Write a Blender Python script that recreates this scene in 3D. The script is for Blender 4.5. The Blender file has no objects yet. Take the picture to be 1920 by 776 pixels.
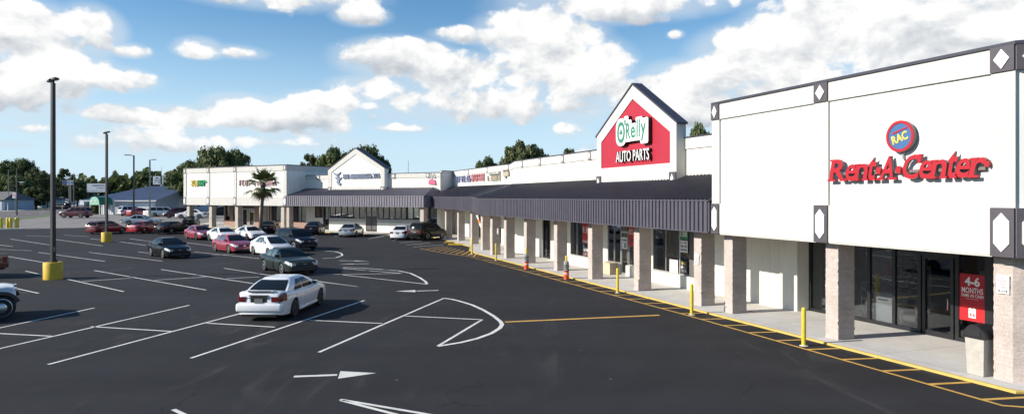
import bpy, bmesh, math, random
from mathutils import Vector, Matrix
random.seed(11)
scene = bpy.context.scene
COL = scene.collection
PI = math.pi
R = math.radians

# ------------------------------------------------------------------ camera numbers
F, CXP, HZ, CAMH = 1280.0, 960.0, 369.0, 4.5
BREAKS = [(-1e5, 0.0), (60.0, 0.0), (90.0, 0.22), (97.0, 0.25), (108.0, 1.0), (1e5, 1.0)]
def G(y):
    """height of the ground: level lot, rising towards the road behind"""
    for (a, za), (b, zb) in zip(BREAKS, BREAKS[1:]):
        if y <= b:
            return za + (zb - za) * (y - a) / (b - a)
    return 1.0
def gp(px, py):
    """point of the ground seen at photo position px, py"""
    y = CAMH * F / (py - HZ)
    for _ in range(40):
        y = 0.5 * y + 0.5 * (CAMH - G(y)) * F / (py - HZ)
    return Vector(((px - CXP) / F * y, y))

# ------------------------------------------------------------------ materials
MATS = {}
class NT:
    def __init__(s, tree): s.t = tree; s.n = tree.nodes; s.l = tree.links
    def new(s, typ, **kw):
        n = s.n.new(typ)
        for k, v in kw.items(): setattr(n, k, v)
        return n
    def set(s, sock, v):
        if isinstance(v, bpy.types.NodeSocket): s.l.new(v, sock)
        elif v is not None: sock.default_value = v
    def math(s, op, a, b=None, c=None, clamp=False):
        n = s.new('ShaderNodeMath', operation=op); n.use_clamp = clamp
        s.set(n.inputs[0], a)
        if b is not None: s.set(n.inputs[1], b)
        if c is not None: s.set(n.inputs[2], c)
        return n.outputs[0]
    def vec(s, op, a, b=None, c=None):
        n = s.new('ShaderNodeVectorMath', operation=op)
        s.set(n.inputs[0], a)
        if b is not None: s.set(n.inputs[1], b)
        if c is not None: s.set(n.inputs[2], c)
        return n.outputs['Value'] if op in ('DOT_PRODUCT', 'LENGTH') else n.outputs[0]
    def ramp(s, v, lo, hi, a=0.0, b=1.0, smooth=False):
        n = s.new('ShaderNodeMapRange'); n.clamp = True
        if smooth: n.interpolation_type = 'SMOOTHSTEP'
        s.set(n.inputs[0], v); n.inputs[1].default_value = lo; n.inputs[2].default_value = hi
        n.inputs[3].default_value = a; n.inputs[4].default_value = b
        return n.outputs[0]
    def noise(s, vec, scale, detail=4, rough=0.55, dist=0.0):
        n = s.new('ShaderNodeTexNoise')
        if vec is not None: s.l.new(vec, n.inputs['Vector'])
        n.inputs['Scale'].default_value = scale; n.inputs['Detail'].default_value = detail
        n.inputs['Roughness'].default_value = rough; n.inputs['Distortion'].default_value = dist
        return n.outputs[0]
    def mix(s, f, a, b):
        n = s.new('ShaderNodeMix', data_type='RGBA')
        s.set(n.inputs['Factor'], f)
        s.set(n.inputs['A'], a); s.set(n.inputs['B'], b)
        return n.outputs['Result']
def c4(c): return (c[0], c[1], c[2], 1.0)

def mat(name, col, rough=0.6, metal=0.0, var=0.08, vscale=3.0, bump=0.0, bscale=30.0, coat=0.0, spec=0.5, coord='Object', detail=5):
    """principled material whose colour varies a little by noise"""
    if name in MATS: return MATS[name]
    m = bpy.data.materials.new(name); m.use_nodes = True
    t = NT(m.node_tree); b = t.n['Principled BSDF']
    tc = t.new('ShaderNodeTexCoord').outputs[coord] if coord != 'Position' else t.new('ShaderNodeNewGeometry').outputs['Position']
    f = t.noise(tc, vscale, detail)
    lo = c4([max(0, x * (1 - var)) for x in col]); hi = c4([min(1, x * (1 + var)) for x in col])
    t.set(b.inputs['Base Color'], t.mix(t.ramp(f, 0.3, 0.7), lo, hi))
    b.inputs['Roughness'].default_value = rough; b.inputs['Metallic'].default_value = metal
    b.inputs['Specular IOR Level'].default_value = spec
    if coat: b.inputs['Coat Weight'].default_value = coat; b.inputs['Coat Roughness'].default_value = 0.06
    if bump:
        bn = t.new('ShaderNodeBump'); bn.inputs['Strength'].default_value = bump; bn.inputs['Distance'].default_value = 0.02
        t.l.new(t.noise(tc, bscale, 4), bn.inputs['Height']); t.l.new(bn.outputs[0], b.inputs['Normal'])
    MATS[name] = m
    return m

def brick_mat(name, c1, c2, mortar, bw, bh, msize, bump=0.5, rough=0.85):
    m = bpy.data.materials.new(name); m.use_nodes = True
    t = NT(m.node_tree); b = t.n['Principled BSDF']
    tc = t.new('ShaderNodeTexCoord').outputs['Object']
    sp = t.new('ShaderNodeSeparateXYZ'); t.l.new(tc, sp.inputs[0])
    cb = t.new('ShaderNodeCombineXYZ')
    t.l.new(t.math('ADD', sp.outputs[0], sp.outputs[1]), cb.inputs[0]); t.l.new(sp.outputs[2], cb.inputs[1])
    br = t.new('ShaderNodeTexBrick'); t.l.new(cb.outputs[0], br.inputs['Vector'])
    br.inputs['Color1'].default_value = c4(c1); br.inputs['Color2'].default_value = c4(c2)
    br.inputs['Mortar'].default_value = c4(mortar); br.inputs['Scale'].default_value = 1.0
    br.inputs['Mortar Size'].default_value = msize; br.inputs['Brick Width'].default_value = bw; br.inputs['Row Height'].default_value = bh
    br.inputs['Mortar Smooth'].default_value = 0.3
    n = t.noise(tc, 18, 6, 0.7); n2 = t.noise(tc, 1.3, 4)
    k = t.math('MULTIPLY', t.ramp(n, 0.25, 0.75, 0.72, 1.22), t.ramp(n2, 0.3, 0.7, 0.86, 1.1))
    cm = t.new('ShaderNodeVectorMath', operation='SCALE'); t.l.new(br.outputs['Color'], cm.inputs[0]); t.l.new(k, cm.inputs['Scale'])
    t.l.new(cm.outputs[0], b.inputs['Base Color']); b.inputs['Roughness'].default_value = rough
    h = t.math('ADD', t.math('MULTIPLY', br.outputs['Fac'], -0.8), n)
    bn = t.new('ShaderNodeBump'); bn.inputs['Strength'].default_value = bump; bn.inputs['Distance'].default_value = 0.02
    t.l.new(h, bn.inputs['Height']); t.l.new(bn.outputs[0], b.inputs['Normal'])
    MATS[name] = m
    return m

def glass_mat(name, tint=(0.30, 0.33, 0.34), refl=0.10, boost=0.55):
    m = bpy.data.materials.new(name); m.use_nodes = True
    t = NT(m.node_tree); t.n.clear()
    out = t.new('ShaderNodeOutputMaterial')
    tr = t.new('ShaderNodeBsdfTransparent'); tr.inputs[0].default_value = c4(tint)
    gl = t.new('ShaderNodeBsdfGlossy'); gl.inputs['Roughness'].default_value = 0.015; gl.inputs['Color'].default_value = (0.95, 0.97, 1, 1)
    tc = t.new('ShaderNodeTexCoord').outputs['Object']
    bn = t.new('ShaderNodeBump'); bn.inputs['Strength'].default_value = 0.04; bn.inputs['Distance'].default_value = 0.05
    t.l.new(t.noise(tc, 0.9, 1), bn.inputs['Height']); t.l.new(bn.outputs[0], gl.inputs['Normal'])
    lw = t.new('ShaderNodeLayerWeight'); lw.inputs[0].default_value = 0.35
    f = t.math('MULTIPLY_ADD', lw.outputs['Fresnel'], boost, refl, clamp=True)
    mx = t.new('ShaderNodeMixShader'); t.l.new(f, mx.inputs[0]); t.l.new(tr.outputs[0], mx.inputs[1]); t.l.new(gl.outputs[0], mx.inputs[2])
    t.l.new(mx.outputs[0], out.inputs[0])
    MATS[name] = m
    return m

def asphalt_mat():
    m = bpy.data.materials.new('asphalt'); m.use_nodes = True
    t = NT(m.node_tree); b = t.n['Principled BSDF']
    p = t.new('ShaderNodeNewGeometry').outputs['Position']
    big = t.noise(p, 0.09, 5, 0.6, 0.6); mid = t.noise(p, 0.8, 5, 0.65); fine = t.noise(p, 55, 3, 0.7)
    k = t.math('MULTIPLY', t.ramp(big, 0.3, 0.7, 0.80, 1.22), t.ramp(mid, 0.3, 0.72, 0.84, 1.18))
    k = t.math('MULTIPLY', k, t.ramp(fine, 0.2, 0.8, 0.78, 1.25))
    # long faint roller bands
    mp = t.new('ShaderNodeMapping'); t.l.new(p, mp.inputs[0]); mp.inputs['Rotation'].default_value = (0, 0, R(-72)); mp.inputs['Scale'].default_value = (0.02, 0.5, 1)
    k = t.math('MULTIPLY', k, t.ramp(t.noise(mp.outputs[0], 1.0, 3), 0.35, 0.65, 0.90, 1.10))
    # dried runs and dusty scuffs
    mp2 = t.new('ShaderNodeMapping'); t.l.new(p, mp2.inputs[0]); mp2.inputs['Rotation'].default_value = (0, 0, R(25)); mp2.inputs['Scale'].default_value = (0.5, 0.13, 1)
    run = t.math('MULTIPLY', t.ramp(t.noise(mp2.outputs[0], 1.3, 6, 0.62, 1.4), 0.56, 0.68), t.ramp(t.noise(p, 0.16, 2), 0.46, 0.60))
    # cracks
    nz = t.new('ShaderNodeTexNoise'); t.l.new(p, nz.inputs['Vector']); nz.inputs['Scale'].default_value = 0.6; nz.inputs['Detail'].default_value = 5
    ws = t.new('ShaderNodeVectorMath', operation='SCALE'); t.l.new(nz.outputs['Color'], ws.inputs[0]); ws.inputs['Scale'].default_value = 2.4
    wv = t.vec('ADD', p, ws.outputs[0])
    vo = t.new('ShaderNodeTexVoronoi', feature='DISTANCE_TO_EDGE'); t.l.new(wv, vo.inputs['Vector']); vo.inputs['Scale'].default_value = 0.11
    crack = t.math('MULTIPLY', t.ramp(vo.outputs['Distance'], 0.0010, 0.0034, 1, 0), t.ramp(t.noise(p, 0.23, 3), 0.48, 0.56))
    k = t.math('MULTIPLY', k, t.math('MULTIPLY_ADD', crack, -0.55, 1.0))
    base = t.new('ShaderNodeVectorMath', operation='SCALE'); base.inputs[0].default_value = (0.0200, 0.0200, 0.0224); t.l.new(k, base.inputs['Scale'])
    col = t.mix(t.math('MULTIPLY', run, 0.34), base.outputs[0], (0.085, 0.082, 0.078, 1))
    # a few pale specks of litter and grit
    vs = t.new('ShaderNodeTexVoronoi'); t.l.new(p, vs.inputs['Vector']); vs.inputs['Scale'].default_value = 0.55
    col = t.mix(t.ramp(vs.outputs['Distance'], 0.018, 0.03, 0.5, 0.0), col, (0.2, 0.19, 0.18, 1))
    t.l.new(col, b.inputs['Base Color'])
    b.inputs['Specular IOR Level'].default_value = 0.25
    t.l.new(t.ramp(mid, 0.3, 0.7, 0.85, 0.98), b.inputs['Roughness'])
    bn = t.new('ShaderNodeBump'); bn.inputs['Strength'].default_value = 0.35; bn.inputs['Distance'].default_value = 0.01
    t.l.new(fine, bn.inputs['Height']); t.l.new(bn.outputs[0], b.inputs['Normal'])
    MATS['asphalt'] = m
    return m

def paint_mat(name, col, wear=0.5, under=(0.03, 0.03, 0.032)):
    m = bpy.data.materials.new(name); m.use_nodes = True
    t = NT(m.node_tree); b = t.n['Principled BSDF']
    p = t.new('ShaderNodeNewGeometry').outputs['Position']
    f = t.math('ADD', t.math('MULTIPLY', t.noise(p, 24, 6, 0.75), 0.6), t.math('MULTIPLY', t.noise(p, 1.1, 4), 0.4))
    w = t.ramp(f, 0.50, 0.68, 0.0, wear)
    dirt = t.ramp(t.noise(p, 3.0, 4), 0.3, 0.7, 0.85, 1.05)
    base = t.new('ShaderNodeVectorMath', operation='SCALE'); base.inputs[0].default_value = col; t.l.new(dirt, base.inputs['Scale'])
    t.l.new(t.mix(w, base.outputs[0], c4(under)), b.inputs['Base Color'])
    b.inputs['Roughness'].default_value = 0.75
    MATS[name] = m
    return m

def stucco_mat(name, col):
    """painted stucco with weather streaks"""
    m = bpy.data.materials.new(name); m.use_nodes = True
    t = NT(m.node_tree); b = t.n['Principled BSDF']
    tc = t.new('ShaderNodeTexCoord').outputs['Object']
    mp = t.new('ShaderNodeMapping'); t.l.new(tc, mp.inputs[0]); mp.inputs['Scale'].default_value = (2.2, 2.2, 0.25)
    st = t.ramp(t.noise(mp.outputs[0], 2.0, 5, 0.65), 0.42, 0.75, 1.0, 0.86)
    k = t.math('MULTIPLY', st, t.ramp(t.noise(tc, 0.7, 4), 0.3, 0.7, 0.97, 1.02))
    base = t.new('ShaderNodeVectorMath', operation='SCALE'); base.inputs[0].default_value = col; t.l.new(k, base.inputs['Scale'])
    t.l.new(base.outputs[0], b.inputs['Base Color']); b.inputs['Roughness'].default_value = 0.8
    bn = t.new('ShaderNodeBump'); bn.inputs['Strength'].default_value = 0.25; bn.inputs['Distance'].default_value = 0.006
    t.l.new(t.noise(tc, 60, 3), bn.inputs['Height']); t.l.new(bn.outputs[0], b.inputs['Normal'])
    MATS[name] = m
    return m

def concrete_mat():
    m = bpy.data.materials.new('concrete'); m.use_nodes = True
    t = NT(m.node_tree); b = t.n['Principled BSDF']
    p = t.new('ShaderNodeNewGeometry').outputs['Position']
    mp = t.new('ShaderNodeMapping'); t.l.new(p, mp.inputs[0]); mp.inputs['Rotation'].default_value = (0, 0, R(-20.6))
    br = t.new('ShaderNodeTexBrick'); br.offset = 0.0; t.l.new(mp.outputs[0], br.inputs['Vector'])
    br.inputs['Scale'].default_value = 1; br.inputs['Brick Width'].default_value = 2.4; br.inputs['Row Height'].default_value = 2.4; br.inputs['Mortar Size'].default_value = 0.012
    br.inputs['Color1'].default_value = (1, 1, 1, 1); br.inputs['Color2'].default_value = (0.94, 0.94, 0.94, 1); br.inputs['Mortar'].default_value = (0.55, 0.54, 0.52, 1)
    st = t.math('MULTIPLY', t.ramp(t.noise(p, 0.8, 6, 0.65), 0.3, 0.75, 0.82, 1.08), t.ramp(t.noise(p, 14, 5, 0.7), 0.3, 0.7, 0.93, 1.06))
    gum = t.new('ShaderNodeTexVoronoi'); t.l.new(p, gum.inputs['Vector']); gum.inputs['Scale'].default_value = 1.7
    st = t.math('MULTIPLY', st, t.ramp(gum.outputs['Distance'], 0.03, 0.06, 0.72, 1.0))
    base = t.new('ShaderNodeVectorMath', operation='SCALE'); base.inputs[0].default_value = (0.60, 0.58, 0.545); t.l.new(st, base.inputs['Scale'])
    mm = t.new('ShaderNodeMix', data_type='RGBA', blend_type='MULTIPLY'); mm.inputs['Factor'].default_value = 1
    t.l.new(base.outputs[0], mm.inputs['A']); t.l.new(br.outputs['Color'], mm.inputs['B'])
    t.l.new(mm.outputs['Result'], b.inputs['Base Color']); b.inputs['Roughness'].default_value = 0.85
    MATS['concrete'] = m
    return m

def leaf_mat(name, a, bcol, scale=0.45):
    m = bpy.data.materials.new(name); m.use_nodes = True
    t = NT(m.node_tree); b = t.n['Principled BSDF']
    tc = t.new('ShaderNodeTexCoord').outputs['Object']
    f = t.math('ADD', t.math('MULTIPLY', t.noise(tc, scale, 3), 0.6), t.math('MULTIPLY', t.noise(tc, 6.0, 2), 0.4))
    t.l.new(t.mix(t.ramp(f, 0.36, 0.64), c4(a), c4(bcol)), b.inputs['Base Color'])
    b.inputs['Roughness'].default_value = 0.6; b.inputs['Specular IOR Level'].default_value = 0.25
    tl = t.new('ShaderNodeBsdfTranslucent'); mxs = t.new('ShaderNodeMixShader'); mxs.inputs[0].default_value = 0.30
    t.l.new(b.inputs['Base Color'].links[0].from_socket, tl.inputs[0]); o_ = t.n['Material Output']
    t.l.new(b.outputs[0], mxs.inputs[1]); t.l.new(tl.outputs[0], mxs.inputs[2]); t.l.new(mxs.outputs[0], o_.inputs[0])
    MATS[name] = m
    return m

WHITE = stucco_mat('white_stucco', (0.74, 0.735, 0.70))
CREAM = stucco_mat('cream_stucco', (0.58, 0.565, 0.52))
LOWWHITE = stucco_mat('wall_white', (0.74, 0.71, 0.62))
BLOCK = brick_mat('split_face_block', (0.50, 0.43, 0.385), (0.475, 0.405, 0.36), (0.455, 0.39, 0.345), 0.41, 0.205, 0.008, 0.55)
BRICK = brick_mat('red_brick', (0.30, 0.145, 0.10), (0.38, 0.20, 0.14), (0.40, 0.36, 0.33), 0.22, 0.075, 0.01, 0.4)
AWN = mat('awning_metal', (0.086, 0.080, 0.100), 0.45, 0.0, 0.10, 2.0, spec=0.4)
AWNTOP = mat('awning_roof_metal', (0.036, 0.032, 0.042), 0.4, 0.0, 0.15, 0.8, spec=0.35)
AWNW = mat('faded_awning_metal', (0.165, 0.155, 0.185), 0.5, 0.0, 0.12, 2.0)
CAP = mat('parapet_cap', (0.045, 0.044, 0.062), 0.5, 0, 0.15, 5)
TRIMD = mat('dark_trim', (0.072, 0.063, 0.074), 0.6, 0, 0.1, 4)
FRAME = mat('dark_frame', (0.018, 0.018, 0.020), 0.35, 0.0, 0.2, 8)
ALU = mat('aluminium_frame', (0.45, 0.45, 0.44), 0.4, 0.6, 0.08, 6)
SOFFIT = mat('soffit', (0.42, 0.39, 0.35), 0.8, 0, 0.1, 1)
DARKIN = mat('dark_interior', (0.10, 0.096, 0.092), 0.8, 0, 0.25, 0.6)
FLOORIN = mat('shop_floor', (0.16, 0.15, 0.14), 0.5, 0, 0.15, 0.8)
ROOFM = mat('roof_membrane', (0.40, 0.40, 0.39), 0.9, 0, 0.15, 0.5)
GLASS = glass_mat('shop_glass', (0.70, 0.72, 0.73), 0.025, 0.45)
GLASSG = glass_mat('greenish_glass', (0.82, 0.90, 0.85), 0.20, 0.9)
ASPH = asphalt_mat()
LINEW = paint_mat('white_line_paint', (0.72, 0.71, 0.65), 0.62)
LINEY = paint_mat('yellow_line_paint', (0.62, 0.36, 0.075), 0.5)
KERBY = paint_mat('yellow_kerb_paint', (0.60, 0.42, 0.10), 0.45, (0.3, 0.29, 0.27))
CONC = concrete_mat()
YELLOW = mat('yellow_paint', (0.62, 0.47, 0.035), 0.45, 0, 0.1, 3, bump=0.1)
YELLOW2 = mat('yellow_block_paint', (0.62, 0.40, 0.025), 0.6, 0, 0.14, 2.5, bump=0.15)
TANBLK = mat('tan_concrete_block', (0.50, 0.42, 0.30), 0.8, 0, 0.14, 2.5)
POLE = mat('bronze_pole', (0.032, 0.028, 0.030), 0.5, 0.2, 0.15, 2)
GALV = mat('galvanised_pole', (0.22, 0.22, 0.22), 0.5, 0.4, 0.15, 2)
WOODP = mat('weathered_wood_pole', (0.12, 0.10, 0.085), 0.9, 0, 0.2, 3)
BARK = mat('bark', (0.075, 0.055, 0.04), 0.95, 0, 0.3, 4, bump=0.4)
PALMB = mat('palm_bark', (0.10, 0.082, 0.068), 0.95, 0, 0.3, 8, bump=0.5)
RED = mat('sign_red', (0.42, 0.012, 0.022), 0.4, 0, 0.05, 2)
REDPANEL = mat('red_panel', (0.40, 0.016, 0.036), 0.55, 0, 0.06, 1.5)
SIGNW = mat('sign_white', (0.80, 0.80, 0.78), 0.4, 0, 0.03, 3)
SIGNG = mat('sign_green', (0.035, 0.22, 0.135), 0.4, 0, 0.05, 3)
BLACKM = mat('black_return', (0.016, 0.014, 0.014), 0.5, 0, 0.2, 3)
SIGNB = mat('sign_blue', (0.05, 0.135, 0.30), 0.4, 0, 0.05, 3)
SIGNY = mat('sign_yellow', (0.78, 0.55, 0.10), 0.4, 0, 0.05, 3)
RETURN = mat('letter_return', (0.16, 0.135, 0.125), 0.5, 0, 0.1, 3)
CHROME = mat('chrome', (0.6, 0.6, 0.62), 0.18, 1.0, 0.03, 4)
RUBBER = mat('rubber', (0.014, 0.014, 0.015), 0.8, 0, 0.2, 9)
RIM = mat('alloy_rim', (0.52, 0.52, 0.53), 0.3, 0.8, 0.06, 6)
RIMB = mat('black_rim', (0.02, 0.02, 0.022), 0.4, 0.3, 0.1, 6)
CARGLASS = mat('car_glass', (0.010, 0.013, 0.015), 0.04, 0, 0.2, 2, spec=0.22)
CARGLASSL = mat('pale_car_glass', (0.06, 0.085, 0.09), 0.05, 0, 0.3, 2, spec=0.9)
LAMPC = mat('lamp_clear', (0.62, 0.62, 0.6), 0.12, 0.2, 0.1, 20, coat=0.6)
LAMPR = mat('lamp_red', (0.11, 0.006, 0.008), 0.25, 0, 0.2, 14, coat=0.1)
UNDER = mat('under_body', (0.008, 0.008, 0.008), 0.9, 0, 0.2, 4)
PLATE = mat('number_plate', (0.16, 0.17, 0.16), 0.5, 0, 0.15, 30)
TRASH = mat('trash_bin_tan', (0.43, 0.40, 0.35), 0.7, 0, 0.1, 8, bump=0.3)
LID = mat('trash_lid', (0.022, 0.022, 0.026), 0.35, 0, 0.2, 5)

# ------------------------------------------------------------------ mesh helper
class MB:
    def __init__(s): s.v = []; s.f = []; s.m = []; s.mats = []
    def mi(s, m):
        if m not in s.mats: s.mats.append(m)
        return s.mats.index(m)
    def add(s, vs, fs, m, M=None):
        o = len(s.v); k = s.mi(m)
        for p in vs:
            p = Vector(p)
            s.v.append(M @ p if M else p)
        for f in fs:
            s.f.append([i + o for i in f]); s.m.append(k)
        return s
    def quad(s, a, b, c, d, m): return s.add([a, b, c, d], [(0, 1, 2, 3)], m)
    def box(s, x0, x1, y0, y1, z0, z1, m, M=None):
        x0, x1 = min(x0, x1), max(x0, x1); y0, y1 = min(y0, y1), max(y0, y1); z0, z1 = min(z0, z1), max(z0, z1)
        vs = [(x, y, z) for z in (z0, z1) for (x, y) in ((x0, y0), (x1, y0), (x1, y1), (x0, y1))]
        return s.add(vs, [(3, 2, 1, 0), (4, 5, 6, 7), (0, 1, 5, 4), (1, 2, 6, 5), (2, 3, 7, 6), (3, 0, 4, 7)], m, M)
    def cbox(s, cx, cy, cz, sx, sy, sz, m, M=None):
        return s.box(cx - sx / 2, cx + sx / 2, cy - sy / 2, cy + sy / 2, cz - sz / 2, cz + sz / 2, m, M)
    def prism(s, pts, z0, z1, m, M=None):
        """closed polygon in plan (counter-clockwise) between two heights"""
        n = len(pts)
        vs = [(p[0], p[1], z0) for p in pts] + [(p[0], p[1], z1) for p in pts]
        fs = [tuple(range(n - 1, -1, -1)), tuple(range(n, 2 * n))] + [(i, (i + 1) % n, (i + 1) % n + n, i + n) for i in range(n)]
        return s.add(vs, fs, m, M)
    def wallprism(s, pts, y0, y1, m):
        """polygon given as (x, z), between two depths y0 < y1"""
        n = len(pts)
        vs = [(p[0], y1, p[1]) for p in pts] + [(p[0], y0, p[1]) for p in pts]
        area = sum(pts[i][0] * pts[(i + 1) % n][1] - pts[(i + 1) % n][0] * pts[i][1] for i in range(n))
        a, b = tuple(range(n)), tuple(range(2 * n - 1, n - 1, -1))
        side = [(i, i + n, (i + 1) % n + n, (i + 1) % n) for i in range(n)]
        if area > 0:
            a, b = a[::-1], b[::-1]; side = [f[::-1] for f in side]
        return s.add(vs, [a, b] + side, m)
    def cyl(s, p0, p1, r0, r1, m, n=12, caps=True):
        p0, p1 = Vector(p0), Vector(p1); d = (p1 - p0).normalized()
        a = d.orthogonal().normalized(); b = d.cross(a)
        vs = []
        for p, r in ((p0, r0), (p1, r1)):
            for i in range(n):
                t = 2 * PI * i / n
                vs.append(p + a * math.cos(t) * r + b * math.sin(t) * r)
        fs = [(i, (i + 1) % n, (i + 1) % n + n, i + n) for i in range(n)]
        if caps: fs += [tuple(range(n - 1, -1, -1)), tuple(range(n, 2 * n))]
        return s.add(vs, fs, m)
    def tube(s, pts, rs, m, n=8):
        for (a, b, ra, rb) in zip(pts, pts[1:], rs, rs[1:]): s.cyl(a, b, ra, rb, m, n)
        return s
    def lathe(s, prof, m, n=20, M=None):
        """profile of (r, z) turned about z"""
        vs, fs = [], []
        for (r, z) in prof:
            for i in range(n):
                t = 2 * PI * i / n; vs.append((r * math.cos(t), r * math.sin(t), z))
        for k in range(len(prof) - 1):
            for i in range(n):
                j = (i + 1) % n
                fs.append((k * n + i, k * n + j, (k + 1) * n + j, (k + 1) * n + i))
        fs.append(tuple(range(n - 1, -1, -1))); fs.append(tuple((len(prof) - 1) * n + i for i in range(n)))
        return s.add(vs, fs, m, M)
    def mesh(s, name, smooth=False, angle=35):
        me = bpy.data.meshes.new(name)
        me.from_pydata([tuple(p) for p in s.v], [], s.f)
        for m in s.mats: me.materials.append(m)
        me.polygons.foreach_set('material_index', s.m)
        me.update()
        if smooth:
            me.shade_smooth()
            me.set_sharp_from_angle(angle=R(angle))
        return me
    def build(s, name, parent=None, smooth=False, angle=35):
        o = bpy.data.objects.new(name, s.mesh(name, smooth, angle)); COL.objects.link(o)
        if parent is not None: o.parent = parent
        return o

def tag(o, label=None, cat=None, group=None, kind=None):
    if label: o['label'] = label
    if cat: o['category'] = cat
    if group: o['group'] = group
    if kind: o['kind'] = kind
    return o
def thing(name, label, cat, loc=(0, 0, 0), rz=0.0, group=None):
    o = bpy.data.objects.new(name, None); COL.objects.link(o)
    o.location = loc; o.rotation_euler = (0, 0, rz); o.empty_display_size = 0.3
    return tag(o, label, cat, group)
def kids(o): return [c for c in bpy.data.objects if c.parent == o]
def copy_tree(o, parent=None):
    c = o.copy(); COL.objects.link(c)
    if parent is not None: c.parent = parent
    for ch in kids(o): copy_tree(ch, c)
    return c

# ------------------------------------------------------------------ sheets that follow the ground
def clip_y(poly, y, keep_low):
    out = []
    for i in range(len(poly)):
        a, b = poly[i], poly[(i + 1) % len(poly)]
        ia = (a[1] <= y) if keep_low else (a[1] >= y); ib = (b[1] <= y) if keep_low else (b[1] >= y)
        if ia: out.append(a)
        if ia != ib:
            t = (y - a[1]) / (b[1] - a[1]); out.append((a[0] + (b[0] - a[0]) * t, y))
    return out
def sheet(mb, poly, dz, m):
    poly = [(p[0], p[1]) for p in poly]
    area = sum(poly[i][0] * poly[(i + 1) % len(poly)][1] - poly[(i + 1) % len(poly)][0] * poly[i][1] for i in range(len(poly)))
    if area < 0: poly = poly[::-1]
    cuts = [b[0] for b in BREAKS]
    for lo, hi in zip(cuts, cuts[1:]):
        q = clip_y(clip_y(poly, hi, True), lo, False)
        q2 = []
        for p in q:
            if not q2 or (abs(p[0] - q2[-1][0]) + abs(p[1] - q2[-1][1])) > 1e-5: q2.append(p)
        if len(q2) >= 3:
            mb.add([(p[0], p[1], G(p[1]) + dz) for p in q2], [tuple(range(len(q2)))], m)
def strip(mb, a, b, w, dz, m, w2=None):
    a, b = Vector(a), Vector(b); d = (b - a)
    if d.length < 1e-4: return
    n = Vector((-d.y, d.x)).normalized() * (w / 2); n2 = n if w2 is None else n * (w2 / w)
    sheet(mb, [a - n, b - n2, b + n2, a + n], dz, m)
def polystrip(mb, pts, w, dz, m):
    """a line of constant width with mitred joints"""
    pts = [Vector(p) for p in pts]; L, Rr = [], []
    for i, p in enumerate(pts):
        d0 = (p - pts[i - 1]).normalized() if i else (pts[1] - p).normalized()
        d1 = (pts[i + 1] - p).normalized() if i < len(pts) - 1 else d0
        t = (d0 + d1).normalized(); n = Vector((-t.y, t.x)) * (w / 2 / max(0.5, t.dot(d1)))
        L.append(p + n); Rr.append(p - n)
    for i in range(len(pts) - 1): sheet(mb, [Rr[i], Rr[i + 1], L[i + 1], L[i]], dz, m)

# ------------------------------------------------------------------ lettering
def text_geo(body, extrude=0.0, offset=0.0, shear=0.0, res=3):
    cu = bpy.data.curves.new('lettering', 'FONT'); cu.body = body; cu.extrude = extrude; cu.offset = offset; cu.shear = shear; cu.resolution_u = res
    o = bpy.data.objects.new('lettering', cu); COL.objects.link(o)
    dg = bpy.context.evaluated_depsgraph_get()
    me = bpy.data.meshes.new_from_object(o.evaluated_get(dg))
    vs = [v.co.copy() for v in me.vertices]; fs = [tuple(p.vertices) for p in me.polygons]
    bpy.data.objects.remove(o); bpy.data.meshes.remove(me); bpy.data.curves.remove(cu)
    return vs, fs
def add_text(mb, body, x, z, w, h, y, depth, m, mside=None, offset=0.0, shear=0.0, rot=0.0, bbox_from=None):
    """lettering on a wall facing +y; x = its left edge seen from outside (x runs leftwards), z = its foot"""
    vs, fs = text_geo(body, 0.5, offset, shear)
    x0 = min(v.x for v in vs); x1 = max(v.x for v in vs); y0 = min(v.y for v in vs); y1 = max(v.y for v in vs)
    if bbox_from: x0, x1, y0, y1 = bbox_from
    out = []
    for v in vs:
        tx = (v.x - x0) / (x1 - x0) * w; ty = (v.y - y0) / (y1 - y0) * h
        if rot:
            a, b = tx - w / 2, ty - h / 2
            tx, ty = w / 2 + a * math.cos(rot) - b * math.sin(rot), h / 2 + a * math.sin(rot) + b * math.cos(rot)
        out.append((x - tx, y + (v.z + 0.5) * depth, z + ty))
    top = [f for f in fs if all(vs[i].z > 0.49 for i in f)]; oth = [f for f in fs if not all(vs[i].z > 0.49 for i in f)]
    mb.add(out, top, m); mb.add(out, oth, mside or m)
    return (x0, x1, y0, y1)
def scribble(mb, x, z, w, h, y, depth, m, n, seed=0, mside=None):
    """letter-like strokes for writing too small to read"""
    rnd = random.Random(seed); cw = w / n
    for i in range(n):
        xl = x - i * cw; a = cw * 0.8; st = cw * 0.26
        k = rnd.randrange(4)
        if k != 3: mb.box(xl - st, xl, y, y + depth, z, z + h, m)
        if k in (0, 2): mb.box(xl - a, xl - a + st, y, y + depth, z, z + h * rnd.choice((1, 1, 0.6)), m)
        for zz in rnd.sample((0.0, 0.42, 0.84), 2): mb.box(xl - a + st + .002, xl - st - .002, y + .003, y + depth - .003, z + h * zz, z + h * (zz + 0.16), m)
# ================================================================== ground, lot, road, markings
P0 = Vector((11.83, 16.8)); E = Vector((-0.3518, 0.9361)); N = Vector((-0.9361, -0.3518))
def uv(u, v): return P0 + E * u + N * v
S0 = Vector((-28.6, 86.6)); DW = Vector((-0.85, 0.527)).normalized(); NW = Vector((DW.y * -1, DW.x)) 
def st(s, t): return S0 + DW * s + NW * t
def meet(p, d, q, e):
    """intersection of the lines p + k d and q + j e"""
    den = d.x * e.y - d.y * e.x; w = q - p
    return p + d * ((w.x * e.y - w.y * e.x) / den)

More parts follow.
